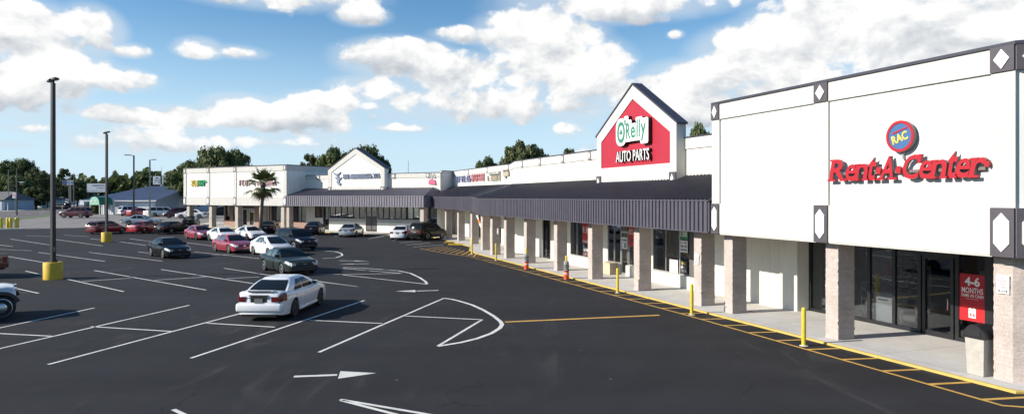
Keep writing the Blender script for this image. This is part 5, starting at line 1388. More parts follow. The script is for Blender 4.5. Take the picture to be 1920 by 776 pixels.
    ty.lathe(pr, RUBBER, 28, Matrix.Rotation(R(90), 4, 'Y')); out['tyre'] = ty.mesh('wheel', True, 40)
    ri = MB(); rr = rw - .105
    Mx = Matrix.Rotation(R(90), 4, 'Y')
    ri.lathe([(rr + .012, .07), (rr + .012, .10), (rr - .012, .106), (rr - .022, .085)], RIM, 28, Mx)
    ri.lathe([(rr - .02, .05), (rr - .02, .055)], UNDER, 24, Mx)
    if kind == 'pickup': ri.lathe([(rr - .01, .085), (rr * .82, .062), (rr * .62, .085), (rr * .40, .12), (.06, .135), (.02, .137)], RIM, 24, Mx)
    for i in range(7 if kind != 'pickup' else 0):
        a = 2 * PI * i / 7; M2 = Mx @ Matrix.Rotation(a, 4, 'Z'); ri.box(.03, rr - .015, -.028, .028, .07, .092, RIM, M2)
    ri.lathe([(.06, .06), (.06, .10), (.045, .108)], RIM, 12, Mx); out['rim'] = ri.mesh('rim', True, 35)
    CACHE[kind] = out
    return out

def obj(name, me, parent, loc=(0, 0, 0), rot=(0, 0, 0), body=None, swap=None):
    o = bpy.data.objects.new(name, me); COL.objects.link(o); o.parent = parent; o.location = loc; o.rotation_euler = rot
    for i, sl in enumerate(o.material_slots):
        if body is not None and sl.material == PT['white']: sl.link = 'OBJECT'; sl.material = body
        elif swap and sl.material in swap: sl.link = 'OBJECT'; o.material_slots[i].material = swap[me.materials[i]]
    return o
def car(kind, colour, x, y, head, label, name='parked_car', cat='car', detail=2, rim=None, group='cars parked in the plaza lot', glass=None, pale=False):
    """head: compass heading in degrees, 0 = away from the camera, 90 = right"""
    P = car_parts(kind); T = TYPES[kind]
    t = thing(name, label, cat, (x, y, G(y) + 0.004), R(-head), group)
    # let it sit on the slope
    dy = math.cos(R(head)); sl = (G(y + dy * 1.3) - G(y - dy * 1.3)) / 2.6; t.rotation_euler.x = 0; 
    bp = PT[colour]; sw = {CARGLASS: glass} if glass else None
    b = obj('body', P['body'], t, body=bp); obj('under_body', P['under_body'], t)
    obj('windscreen', P['windscreen'], t, swap=sw); obj('rear_window', P['rear_window'], t, swap=sw)
    for k, me in P.items():
        nm = k[:-1] if k[-1] in 'RL' else k
        if k.startswith('side_window'): obj('side_window', me, t, swap={CARGLASS: CARGLASSL} if pale else sw)
        elif k.startswith('headlight') or k.startswith('taillight'): obj(nm, me, t)
        elif k.startswith('door_mirror'): obj('door_mirror', me, t, body=bp)
        elif detail > 1 and (k.startswith('door_handle')): obj('door_handle', me, t, body=bp)
        elif detail > 1 and k.startswith('door_seam'): obj('door_seam', me, b)
        elif k in ('grille', 'number_plate', 'rear_trim', 'roof_rack'): obj(k, me, t, body=bp)
    hw = T['W'] / 2 - .125
    for (sx, ya) in ((1, 'ya'), (-1, 'ya'), (1, 'yr'), (-1, 'yr')):
        w = obj('wheel', P['tyre'], t, (sx * hw, T[ya], T['rw']), (0, 0, 0 if sx > 0 else PI))
        obj('rim', P['rim'], w, swap={RIM: rim} if rim else None)
    return t
def h2(head): return Vector((math.sin(R(head)), math.cos(R(head))))
HB = 136
c1 = car('grandprix', 'white', -8.98, 27.1, 3.5, 'white sedan with black wheels seen from behind, nearest car in the lot', rim=RIMB)
# spoiler lip on the boot lid
mb = MB(); mb.box(-.52, .52, -2.44, -2.30, 1.085, 1.115, PT['white']); mb.box(-.40, .40, -2.47, -2.44, 1.07, 1.10, GREYP); mb.build('spoiler', c1)
mb = MB(); rbox(mb, -.86, .86, -2.545, -2.25, .33, .66, PT['white'], .09); mb.build('rear_bumper', c1, True)
mb = MB(); mb.box(-.30, .30, -2.508, -2.46, .70, .90, UNDER); mb.box(-.34, .34, -2.522, -2.46, .905, .955, GREYP); mb.build('plate_recess', c1)
mb = MB(); mb.box(-.13, .13, -2.518, -2.509, .725, .855, PLATE); mb.build('number_plate', c1)
for s_ in (1, -1):
    mb = MB(); rbox(mb, s_ * .915 - .035, s_ * .915 + .035, -.95, 1.0, .20, .30, PT['white'], .02); mb.build('side_skirt', c1, True)
car('bigsedan', 'green', -13.55, 41.2, 141, 'large dark green-grey sedan parked nose towards the shops, right behind the nearest white sedan', rim=RIM, pale=True)
car('sedan', 'black', -25.8, 51.35, HB, 'black sedan with bright wheels standing alone between the stall lines')
car('sedan', 'rose', -22.9, 55.9, HB, 'red sedan tail to tail line behind the rounded white car, nearest red car', pale=True)
car('hatch', 'white', -18.7, 52.95, HB, 'rounded white hatchback directly ahead of the nearest red sedan', pale=True)
car('sedan', 'rose', -32.7, 71.5, HB, 'rose-red sedan farther back, facing the silver-white coupe')
car('coupe', 'white', -29.2, 68.9, HB, 'white coupe behind the roof of the nearest red sedan')
car('coupe', 'white', -27.4, 71.3, HB, 'white car whose roof shows just behind the white coupe')
car('suv', 'navy', -18.5, 58.4, HB, 'dark navy crossover with roof rails, front towards the lane arrows')
car('sedan', 'black', -40.3, 81.2, 12, 'black sedan seen from its rear right, beside the bright red sedan')
car('sedan', 'brightred', -44.0, 82.2, 12, 'bright red sedan between the black sedan and the dark red wagon')
car('wagon', 'darkred', -48.2, 81.2, 11, 'dark red station wagon with roof rails beside the yellow lamp base')
car('bigsedan', 'silver', -54.0, 99.5, 80, 'silver-white sedan standing across, behind the bright red sedan', detail=1)
car('suv', 'maroon', -72.5, 113.5, -88, 'maroon SUV side on, driving on the pale paving near the road', name='moving_suv', cat='SUV', detail=1)
car('hatch', 'black', -45.6, 97.0, -14, 'small black hatchback at the far left end of the wing, by the first column', detail=1)
car('sedan', 'black', -29.4, 82.8, -9, 'black sedan nosed in to the wing, behind the palm trunk', detail=1)
car('hatch', 'navy', -23.0, 79.6, -5, 'dark navy hatchback nosed in below the left end of the striped awning', detail=1)
car('sedan', 'silver', -17.9, 76.2, 2, 'silver sedan nosed in to the white wall under the long windows', detail=1)
car('sedan', 'white', -11.4, 71.8, 6, 'white sedan half hidden behind the black SUV with roof rack', detail=1)
car('suv', 'grey', -8.7, 70.6, 26, 'black SUV with spare-looking rear and roof rack at the corner of the arcade', cat='SUV')
# by the blue-roofed building
car('suv', 'white', -70.3, 126.5, 35, 'white SUV at the left end of the row by the blue-roofed building', detail=1, cat='SUV')
car('hatch', 'brightred', -68.0, 124.5, 20, 'small bright red car between two white cars by the blue-roofed building', detail=1)
car('sedan', 'white', -64.6, 124.0, 15, 'white sedan in the row by the blue-roofed building, partly behind the pale lamp base', detail=1)
car('van', 'silver', -61.5, 121.0, 75, 'silver minivan side on by the blue-roofed building', detail=1)
car('van', 'maroon', -55.5, 114.0, 250, 'maroon minivan nose towards the lot by the blue-roofed building', detail=1)
car('sedan', 'white', -52.3, 111.6, 262, 'white sedan side on, beside the maroon minivan', detail=1)
car('suv', 'navy', -50.0, 118.0, 250, 'dark blue SUV seen through the open end of the wing', detail=1, cat='SUV')
# on the road
car('suv', 'white', -160.0, 244.0, -80, 'white SUV driving along the street', name='moving_car', detail=1, group='vehicles on the street', cat='SUV')
car('van', 'navy', -124.0, 188.0, -70, 'dark van driving along the street behind the maroon SUV', name='moving_van', detail=1, group='vehicles on the street', cat='van')
car('pickup', 'navy', -196, 262.0, -88, 'dark blue pickup truck on the far side of the street near the houses', name='parked_pickup', detail=1, group='vehicles on the street', cat='pickup')
# at the left edge of the frame
pk = car('pickup', 'white', -21.3, 24.3, 54, 'white pickup truck with black wheel flares, cut off by the left edge', name='parked_pickup', cat='pickup', rim=RIM)
P_ = TYPES['pickup']
for sx in (1, -1):
    for ya in (P_['ya'], P_['yr']):
        n = 10; mb = MB()
        for i in range(n):
            a, b = PI * (.12 + .76 * i / n), PI * (.12 + .76 * (i + 1) / n); q = lambda r_, a_: (sx * (P_['W'] / 2 + .0), ya + r_ * math.cos(a_), P_['rw'] + r_ * math.sin(a_)); o_ = sx * .05
            r0_, r1_ = P_['rw'] + .05, P_['rw'] + .17
            A, B, C, D = q(r0_, a), q(r1_, a), q(r1_, b), q(r0_, b); X = lambda p: (p[0] + o_, p[1], p[2])
            mb.add([A, B, C, D, X(A), X(B), X(C), X(D)], [(4, 5, 6, 7), (1, 2, 6, 5), (0, 4, 7, 3), (0, 1, 5, 4), (2, 3, 7, 6)], GREYP)
        mb.build('wheel_flare', pk)
car('pickup', 'maroon', -31.75, 38.4, -84, 'dark red pickup truck, only its tail in view beyond the white pickup', name='parked_pickup', cat='pickup')
# ================================================================== trees
LEAF_A = leaf_mat('oak_leaves', (0.064, 0.088, 0.032), (0.150, 0.185, 0.066))
LEAF_B = leaf_mat('light_oak_leaves', (0.055, 0.072, 0.028), (0.135, 0.152, 0.058))
LEAF_C = leaf_mat('blue_green_needles', (0.04, 0.065, 0.055), (0.09, 0.125, 0.11))
LEAF_P = leaf_mat('palm_leaves', (0.050, 0.068, 0.020), (0.14, 0.165, 0.05), 1.2)
LEAF_D = leaf_mat('dead_palm_leaves', (0.10, 0.07, 0.04), (0.18, 0.13, 0.08))
def crown_mesh(seed, rx, rz, z0, clumps, per, leaf, m):
    """many leaf faces in uneven clumps; the crown's foot is at z0"""
    rnd = random.Random(seed); vs, fs = [], []
    C = []
    for i in range(clumps):
        a = rnd.uniform(0, 2 * PI); t = rnd.random() ** .55; h = rnd.random()
        pr = (1 - max(0, (h - .30) / .72) ** 2.6) ** .5 * (.62 + .38 * min(1, h / .3))
        C.append((Vector((math.cos(a) * t * rx * pr, math.sin(a) * t * rx * pr, z0 + h * rz * (1.0 - .06 * t))), rnd.uniform(.13, .25) * rx))
    for c, r in C:
        for j in range(per):
            d = Vector((rnd.gauss(0, 1), rnd.gauss(0, 1), rnd.gauss(0, .75)))
            d = d.normalized() * r * rnd.uniform(.35, 1.08)
            p = c + d; n = (d.normalized() * 1.2 + Vector((rnd.gauss(0, .42), rnd.gauss(0, .42), rnd.gauss(.25, .42)))).normalized()
            a = n.orthogonal().normalized(); b = n.cross(a); th = rnd.uniform(0, PI); s = leaf * rnd.uniform(.6, 1.35)
            u = (a * math.cos(th) + b * math.sin(th)) * s; v = (b * math.cos(th) - a * math.sin(th)) * s * .55
            o = len(vs); vs += [p - u, p - v * .9 + u * .1, p + u, p + v]
            fs.append((o, o + 1, o + 2, o + 3))
    mb = MB(); mb.add(vs, fs, m)
    return mb.mesh('crown'), C
def trunk_mesh(seed, h, r, C, z0):
    rnd = random.Random(seed); mb = MB(); top = Vector((rnd.uniform(-.4, .4), rnd.uniform(-.4, .4), z0 + h * .15))
    mb.tube([(0, 0, -.3), (0.05, 0, .4), Vector((0, 0, 0)).lerp(top, .6), top], [r * 1.5, r * 1.05, r * .85, r * .7], BARK, 9)
    for c, cr in rnd.sample(C, min(11, len(C))):
        mid = top.lerp(c, .5) + Vector((rnd.uniform(-.5, .5), rnd.uniform(-.5, .5), rnd.uniform(0, .6)))
        mb.tube([top, mid, c], [r * .5, r * .3, r * .08], BARK, 6)
    return mb.mesh('trunk', True)
KINDS = {}
for nm, (seed, rx, rz, z0, cl, per, lf, m) in {'oak': (1, 6.0, 8.0, 3.2, 84, 150, .34, LEAF_A), 'oak2': (2, 6.5, 7.0, 3.0, 84, 150, .34, LEAF_A), 'bushy': (3, 5.0, 8.5, 2.5, 70, 150, .33, LEAF_B), 'open': (4, 5.0, 9.5, 3.8, 32, 130, .34, LEAF_B)}.items():
    cm, C = crown_mesh(seed, rx, rz, z0, cl, per, lf, m); KINDS[nm] = (cm, trunk_mesh(seed, rz, .38, C, z0), z0 + rz * 1.05, rx)
TG = 'trees around and behind the plaza'
def tree(kind, px, top, dist, wpx, label, rot=0.0, ground=None):
    """top: photo row of the crown's top; dist in metres; wpx: crown width in photo pixels"""
    cm, tm, h0, rx = KINDS[kind]; x = (px - CXP) / F * dist; g = G(dist) if ground is None else ground
    h = CAMH + (HZ - top) * dist / F - g; t = thing('tree', label, 'tree', (x, dist, g), rot, TG)
    o = bpy.data.objects.new('crown', cm); COL.objects.link(o); o.parent = t
    o2 = bpy.data.objects.new('trunk', tm); COL.objects.link(o2); o2.parent = t
    k = h / h0; w = wpx / F * dist / (2 * rx * .95)
    o.scale = o2.scale = (w, w, k)
    return t
tree('oak', 8, 303, 215, 70, 'broad dark oak at the far left behind the low house', .3)
tree('oak2', 44, 300, 222, 56, 'tall dark oak behind the street light at the far left', 1.9)
tree('bushy', 66, 316, 205, 46, 'brownish bushy tree right of the two tall dark oaks', 1.0)
tree('oak2', 27, 330, 195, 60, 'dark lower oak behind the white no-turn sign', 2.6)
tree('oak', 89, 327, 215, 34, 'low dark oak just left of the nearest lamp post', 4.0)
tree('open', 119, 316, 235, 44, 'thin open tree behind the pale blue pole sign', 2.0)
tree('oak', 145, 338, 225, 46, 'dark oak behind the thin dark utility pole', 5.2)
tree('bushy', 68, 350, 190, 50, 'sunlit shrubby tree above the parked dark pickup', 3.1)
tree('oak', 352, 303, 150, 66, 'dark oak behind the left end of the wing', 0.4)
tree('oak2', 405, 279, 142, 96, 'tall spreading oak above the roof of the end block', 2.2)
tree('oak', 446, 283, 148, 66, 'oak right of the tall spreading one above the end block', 3.7)
tree('bushy', 330, 318, 165, 40, 'small oak at the corner of the end block, beside the blue roof', 1.2)
tree('open', 580, 289, 128, 62, 'loose light green tree left of the white gable', 0.9)
tree('oak2', 604, 296, 132, 60, 'low dark oak filling the gap left of the white gable', 3.3)
tree('oak', 632, 280, 126, 84, 'dark tree right behind the left slope of the white gable', 2.4)
tree('oak2', 686, 276, 130, 88, 'dark oak rising behind the right slope of the white gable', 4.4)
tree('oak', 718, 296, 132, 36, 'edge of the dark oak right of the white gable', 1.5)
tree('bushy', 976, 264, 112, 88, 'large bushy tree above the bend of the arcade parapet', 0.2)
tree('bushy', 1016, 281, 118, 50, 'lower right neighbour of the large bushy tree above the arcade', 2.9)
tree('oak', 912, 297, 125, 54, 'low dark tree beside the dark pole above the arcade', 5.0)
tree('open', 1066, 279, 115, 62, 'thin crown just showing over the arcade parapet left of the red gable', 1.1)
tree('bushy', 1095, 286, 118, 44, 'crown tip hard by the left edge of the red gable', 3.9)
tree('oak', 1312, 236, 84, 62, 'dark crown between the red gable and the corner store', 3.3)

# distant wood along the horizon: one mass
rnd = random.Random(9); vs, fs = [], []
def wood(px0, px1, d, topf, n, lf):
    for i in range(n):
        px = rnd.uniform(px0, px1); dd = d * rnd.uniform(.95, 1.15); top = topf(px)
        zt = CAMH + (HZ - top) * dd / F; z = 1.0 + (zt - 1.0) * (rnd.random() ** .55); x = (px - CXP) / F * dd
        nn = Vector((rnd.gauss(0, 1), rnd.gauss(-.6, .7), rnd.gauss(.4, .8))).normalized(); a = nn.orthogonal().normalized(); b = nn.cross(a); s = lf * rnd.uniform(.6, 1.4); o = len(vs); p = Vector((x, dd, z))
        vs.extend([p - a * s, p - b * s * .7, p + a * s, p + b * s * .7]); fs.append((o, o + 1, o + 2, o + 3))
def tf(px): 
    return 333 + 5 * math.sin(px * .11) + 4 * math.sin(px * .31 + 1) + 3 * math.sin(px * .9) - (9 * math.exp(-((px - 285) / 38.0) ** 2)) + (4 if px < 215 else 0)
wood(90, 350, 330, tf, 17000, 1.15)
wood(-500, 90, 420, lambda p: 338 + 5 * math.sin(p * .07) + 3 * math.sin(p * .4), 9000, 1.6)
wood(700, 2600, 420, lambda p: 345 + 5 * math.sin(p * .05), 9000, 2.4)
mb = MB(); mb.add(vs, fs, LEAF_A); tag(mb.build('distant_woods'), 'dark green wood running along the horizon behind the street', 'woods', kind='stuff')

# cabbage palm
pp = gp(487, 443.5); t = thing('palm_tree', 'cabbage palm with a rough trunk and fan fronds in front of the white wing', 'palm', (pp.x, pp.y, G(pp.y)))
hp = CAMH + (HZ - 343) * pp.y / F - G(pp.y); lean = (494 - 487) / F * pp.y
mb = MB(); pts = [Vector((lean * (f ** 1.3), .1 * math.sin(f * 3), hp * f - .1)) for f in [i / 10 for i in range(11)]]
mb.tube(pts, [.30, .24, .20, .185, .18, .175, .175, .18, .19, .22, .26], PALMB, 10); mb.build('trunk', t, True)
rnd = random.Random(4)
hub = pts[-1]
def frond(mb, az, el, length, m, droop):
    d = Vector((math.cos(az) * math.cos(el), math.sin(az) * math.cos(el), math.sin(el))); sd = d.cross(Vector((0, 0, 1))).normalized(); up = sd.cross(d)
    base = hub + Vector((0, 0, rnd.uniform(-.35, .25))); pet = base + d * length * .48 + Vector((0, 0, -droop * .12))
    mb.tube([base, base.lerp(pet, .5) + up * .04, pet], [.025, .02, .014], m, 5)
    n = 15
    for i in range(n):
        a = -1.25 + 2.5 * i / (n - 1); dd = (d * math.cos(a) + sd * math.sin(a)).normalized(); ll = length * .58 * (1 - .28 * abs(a) / 1.25) * rnd.uniform(.9, 1.08)
        w = (up.cross(dd)).normalized() * .065; mid = pet + dd * ll * .55 + up * .03; tip = pet + dd * ll + Vector((0, 0, -droop * rnd.uniform(.25, .6)))
        mb.add([pet - w * .4, pet + w * .4, mid + w, mid - w, tip], [(0, 1, 2, 3), (3, 2, 4)], m)
for k in range(26):
    el = rnd.uniform(-.55, 1.35); mb = MB(); frond(mb, k * 2.399 + rnd.uniform(-.2, .2), el, rnd.uniform(1.95, 2.6), LEAF_P, .9 if el < .4 else .45); mb.build('frond', t)
for k in range(7):
    mb = MB(); frond(mb, k * .71 + .3, rnd.uniform(-1.25, -.85), rnd.uniform(1.3, 1.8), LEAF_D if k % 2 else LEAF_P, .3); mb.build('frond', t)

# blue-green conifer by the street
d = 185.0; t = thing('conifer_tree', 'pale blue-green conifer in tiers beside the low house', 'tree', ((21 - CXP) / F * d, d, 1.0))
mb = MB(); mb.cyl((0, 0, 0), (0, 0, 7.2), .14, .03, BARK, 7); mb.build('trunk', t)
mb = MB(); rnd = random.Random(8)
for i in range(11):
    z = 1.6 + i * .52; rr = 2.1 * (1 - i / 11.5)
    for j in range(9):
        a = rnd.uniform(0, 2 * PI)
        for q in range(7):
            f = (q + 1) / 7; p = Vector((math.cos(a) * rr * f, math.sin(a) * rr * f, z + .12 * f)); s = .16
            n = Vector((rnd.gauss(0, 1), rnd.gauss(0, 1), rnd.gauss(0, 1))).normalized(); u = n.orthogonal().normalized() * s; v = n.cross(u).normalized() * s
            mb.add([p - u, p - v, p + u, p + v], [(0, 1, 2, 3)], LEAF_C)
mb.build('crown', t)

# shrubs beside the green entrance canopy
def shrub(px, py, w, h, n, m, label, seed):
    p = gp(px, py); t = thing('shrub', label, 'shrub', (p.x, p.y, G(p.y)), 0, 'shrubs by the green entrance canopy'); rnd = random.Random(seed); mb = MB()
    for i in range(n):
        a = rnd.uniform(0, 2 * PI); r_ = w * math.sqrt(rnd.random()); z = h * rnd.random() * (1 - .4 * (r_ / w) ** 2); q = Vector((math.cos(a) * r_, math.sin(a) * r_ * .7, z)); nn = Vector((rnd.gauss(0, 1), rnd.gauss(0, 1), rnd.gauss(.5, 1))).normalized(); u = nn.orthogonal().normalized() * .22; v = nn.cross(u).normalized() * .12
        mb.add([q - u, q - v, q + u, q + v], [(0, 1, 2, 3)], m)
    mb.build('leaves', t); mb = MB(); mb.cyl((0, 0, 0), (0, 0, h * .6), .05, .03, BARK, 6); mb.build('stem', t)
shrub(172, 401, 1.7, 2.3, 700, LEAF_B, 'yellow-green shrub left of the canopy post', 1); shrub(181, 401.5, 1.4, 1.9, 600, LEAF_P, 'olive shrub behind the maroon SUV, next to the canopy post', 2); shrub(192, 400, 1.1, 1.6, 400, LEAF_B, 'low shrub under the green canopy', 3)

# ================================================================== far buildings and street things
BLUEROOF = mat('blue_metal_roof', (0.17, 0.215, 0.32), .55, .0, .12, .3); SIDING = mat('pale_blue_siding', (0.42, 0.47, 0.53), .7, 0, .06, .5); WSID = mat('white_siding', (0.62, 0.63, 0.64), .7, 0, .06, .5)
bx, by = -71.5, 137.0
t = thing('blue_roof_building', 'low building with blue metal roof, white front and pale side wall', 'building', (bx, by, 1.0)); 
mb = MB(); W0 = -9.5
mb.box(W0 - 1.5, 0, 0, .2, 0, 2.85, WSID); mb.box(W0 - 1.5, W0 - 1.3, .2, 30, 0, 2.85, WSID); mb.build('front_wall', t)
mb = MB(); mb.add([(0, 0.0, 0), (0, 30, 0), (0, 30, 2.85), (0, 15, 5.75), (0, 0.0, 2.85)], [(0, 1, 2, 3, 4)], SIDING); mb.add([(-.15, 0.2, 0), (-.15, 30, 0), (-.15, 30, 2.85), (-.15, 15, 5.7), (-.15, 0.2, 2.85)], [(4, 3, 2, 1, 0)], SIDING)
for yy in range(2, 29, 2): mb.box(.001, .03, yy - .03, yy + .03, .1, 2.8, SIDING)
mb.box(.001, .05, 9.5, 11.0, .1, 3.1, WSID); mb.box(.001, .05, 18, 19.2, 1.2, 2.6, FRAME); mb.build('side_wall', t)
mb = MB(); z = lambda yy: 2.85 + yy * 2.9 / 15
mb.add([(W0 - 5.5, -.5, 2.78), (.35, -.5, 2.78), (.35, 15, 5.86), (W0 + .5, 15, 5.86)], [(0, 1, 2, 3)], BLUEROOF); mb.add([(.35, 15, 5.86), (.35, 30.5, 2.78), (W0 - 5, 30.5, 2.78), (W0 + .5, 15, 5.86)], [(0, 1, 2, 3)], BLUEROOF); mb.add([(W0 - 5.5, -.5, 2.78), (W0 + .5, 15, 5.86), (W0 - 5, 30.5, 2.78)], [(0, 1, 2)], BLUEROOF)
for i in range(34):
    x = .3 - i * .44
    if x < W0 - 5: break
    y1 = 15 if x > W0 + .5 else 15 * (x - (W0 - 5.5)) / 6.0 - .5
    mb.add([(x - .02, -.5, 2.80), (x + .02, -.5, 2.80), (x + .02, y1, 2.80 + (y1 + .5) * 3.08 / 15.5), (x - .02, y1, 2.80 + (y1 + .5) * 3.08 / 15.5), (x, -.5, 2.86), (x, y1, 2.86 + (y1 + .5) * 3.08 / 15.5)], [(0, 3, 5, 4), (1, 4, 5, 2)], BLUEROOF)
mb.build('roof', t)
mb = MB(); mb.box(W0 - 5.5, .35, -.56, -.48, 2.58, 2.80, SIGNW); mb.build('eave_trim', t)
mb = MB(); mb.box(-5.5, -4.4, -.05, -.002, 0, 2.1, SIDING); mb.box(-4.5, -.6, -.04, -.002, 1.2, 2.1, SIGNW); mb.build('wall_panel', t)
GRNC = mat('green_canvas', (0.04, 0.20, 0.11), .7, 0, .15, 2); GRNSUN = mat('sunlit_green_canvas', (0.26, 0.50, 0.36), .7, 0, .1, 2)  # second, paler canvas puts the sunlight on the canopy end into its colour
ec = gp(212, 402.2)
t = thing('entrance_canopy', 'green barrel-vaulted entrance canopy on white posts with front end coloured as sunlit', 'canopy', (ec.x, ec.y, G(ec.y)), R(-18))
mb = MB(); n = 12; rad = 1.25
arc_ = [(-1.3 + rad * -math.cos(PI * i / n) * .98, 2.35 + rad * math.sin(PI * i / n) * .95) for i in range(n + 1)]
mb.add([(x, -3.0, zz) for x, zz in arc_] + [(x, 0, zz) for x, zz in arc_], [(i, i + 1, n + 2 + i, n + 1 + i) for i in range(n)], GRNC)
for sx in (arc_[0][0], arc_[-1][0]): mb.box(sx - .02, sx + .02, -3.0, 0, 1.95, 2.36, GRNC)
mb.build('vault', t)
mb = MB(); mb.wallprism([(arc_[0][0], 1.95)] + arc_ + [(arc_[-1][0], 1.95)], -3.06, -3.01, GRNSUN); mb.build('end_panel', t)
mb = MB(); scribble(mb, -.3 + .0, 2.5, 1.9, .3, -3.10, .035, SIGNW, 7, 41); mb.build('lettering', t)
for x_ in (arc_[0][0] + .05, arc_[-1][0] - .05):
    for y_ in (-2.9, -.2):
        mb = MB(); mb.cyl((x_, y_, 0), (x_, y_, 1.96), .09, .09, SIGNW, 10); mb.build('post', t)
mb = MB(); mb.box(-2.7, .1, 0.0, .3, 0, 2.9, WSID); mb.box(-1.85, -.85, -.04, -.002, 0, 2.1, SIDING); mb.build('porch_wall', t)

# row of yellow guard posts at the left edge
for i, px in enumerate((2, 8.5, 20, 26.5, 31)):
    p = gp(px, 428.6 - i * .1); t = thing('guard_post', 'thick yellow guard post in the row at the left edge of the lot', 'bollard', (p.x, p.y + (i % 2) * .6, G(p.y)), 0, 'thick yellow guard posts')
    mb = MB(); mb.lathe([(.21, 0), (.21, 1.36), (.17, 1.45), (.05, 1.49)], YELLOW, 16); mb.build('post', t, True, 40)
pa, pb = gp(-60, 432), gp(44, 430)
mb = MB(); d_ = (pb - pa).normalized(); n_ = Vector((-d_.y, d_.x)) * .5
for k in range(2):
    a, b = (pa, pb)
mb.prism([pa - n_, pb - n_, pb + n_, pa + n_], G(pa.y) - .1, G(pa.y) + .17, CONC); tag(mb.build('kerb_island'), kind='structure')

# low houses across the street
HOUSEB = mat('pale_blue_house', (0.33, 0.38, 0.46), .7, 0, .08, .5); HROOF = mat('grey_shingle', (0.12, 0.12, 0.125), .9, 0, .2, 1.5); NAVYS = mat('navy_shutter', (0.02, 0.035, 0.12), .6)
def house(px0, px1, d, eave, ridge, wall, label, shutters=0):
    x0, x1 = (px0 - CXP) / F * d, (px1 - CXP) / F * d; w = x1 - x0; t = thing('house', label, 'house', (x0, d, 1.0), R(-18))
    mb = MB(); mb.box(0, w, 0, 8, 0, eave, wall); mb.build('wall', t)
    mb = MB(); o = .5; mb.add([(-o, -o, eave), (w + o, -o, eave), (w + o, 8 + o, eave), (-o, 8 + o, eave), (1.5, 4, ridge), (w - 1.5, 4, ridge)], [(0, 1, 5, 4), (2, 3, 4, 5), (1, 2, 5), (3, 0, 4), (3, 2, 1, 0)], HROOF); mb.build('roof', t)
    for i in range(shutters):
        mb = MB(); x = w * (i + .6) / shutters; mb.box(x, x + .55, -.06, -.002, .1, eave - .15, NAVYS); mb.build('shutter', t)
    for i in range(max(2, shutters - 1)):
        x = w * (i + .85) / max(2, shutters - 1)
        if x + .9 < w: mb = MB(); mb.box(x, x + .8, -.05, -.002, .9, 2.0, CARGLASSL); mb.build('window', t)
house(-60, 34, 182, 2.7, 4.9, HOUSEB, 'low pale blue house with navy shutters at the far left across the street', 7)
house(60, 84, 225, 2.6, 4.3, SIDING, 'low grey-blue house behind the dark pickup across the street')
house(100, 128, 300, 3.2, 5.4, WSID, 'white house beyond the white SUV on the street')
house(140, 163, 300, 3.6, 6.0, SIDING, 'grey-blue house right of the pole sign')

# signs and poles by the street
def polesign(px, base, d, x0, x1, y0, y1, label, face, posts, edge=GALV, marks=None, name='pole_sign'):
    x = (px - CXP) / F * d; t = thing(name, label, 'sign', (x, d, G(d)), 0)
    zz = lambda y: CAMH + (HZ - y) * d / F - G(d); xx = lambda p: (p - px) / F * d
    mb = MB(); mb.box(xx(x0), xx(x1), -.18, .18, zz(y1), zz(y0), edge); mb.build('cabinet', t)
    mb = MB(); mb.box(xx(x0) + .12, xx(x1) - .12, -.2, -.181, zz(y1) + .12, zz(y0) - .12, face); mb.build('panel', t)
    for p in posts:
        mb = MB(); mb.cyl((xx(p), .0, 0), (xx(p), .0, zz(y1)), .16, .16, edge, 10); mb.build('post', t)
    if marks:
        mb = MB(); marks(mb, xx, zz); mb.v = [Vector((v.x, -v.y, v.z)) for v in mb.v]; mb.build('lettering', t)
    return t
PALEB = mat('pale_blue_sign', (0.26, 0.34, 0.46), .5, 0, .06, 1); PALEG = mat('pale_grey_sign', (0.50, 0.54, 0.58), .5, 0, .06, 1); DKB = mat('dark_blue', (0.02, 0.04, 0.14), .5)
def scr(mb, xx, zz, pa, pb, ya, yb, n, m, seed, off=.201): scribble(mb, max(xx(pa), xx(pb)), zz(yb), abs(xx(pb) - xx(pa)), zz(ya) - zz(yb), off, .03, m, n, seed)
def m1(mb, xx, zz):
    n = 20; c = (xx(121.5), zz(342)); r_ = .72 * 1.0
    mb.wallprism([(c[0] + r_ * math.cos(2 * PI * i / n), c[1] + r_ * math.sin(2 * PI * i / n)) for i in range(n)], .201, .23, DKB)
    scr(mb, xx, zz, 126, 137, 340.5, 344, 5, DKB, 51)
polesign(131, 385, 195, 117.5, 138.5, 338, 347, 'pale blue pole sign with dark round emblem by the street', PALEB, (130, 132.5), GALV, m1)
def m2(mb, xx, zz):
    scr(mb, xx, zz, 172, 196, 346.5, 349, 14, LGB, 52); scr(mb, xx, zz, 182, 196, 352, 353.6, 9, DKB, 53); scr(mb, xx, zz, 170, 198, 357, 358, 18, LGB, 54)
polesign(182, 385, 210, 163, 202, 343.5, 361, 'wide pale billboard with faint lines of writing above the street', PALEG, (166, 199), FRAME, m2, 'billboard')
def m3(mb, xx, zz):
    scr(mb, xx, zz, 291, 297.5, 332.5, 335, 2, DKB, 55); scr(mb, xx, zz, 289, 300, 337, 339, 6, DKB, 56); scr(mb, xx, zz, 289.5, 299.5, 341, 343, 5, DKB, 57)
polesign(294, 385, 190, 287.5, 301, 330.5, 346, 'upright pale sign with dark lines above the ridge of the blue roof', PALEG, (302.2,), PALEG, m3)
d = 190.0; x = (309 - CXP) / F * d
t = thing('portal_frame', 'pale steel goal-shaped frame with a slanted brace beyond the blue roof', 'frame', (x, d, 1.0)); zz = lambda y: CAMH + (HZ - y) * d / F - 1.0; xx = lambda p: (p - 309) / F * d
mb = MB(); 
for p in (305.5, 309.5): mb.box(xx(p) - .14, xx(p) + .14, -.1, .1, 0, zz(329.5), PALEG)
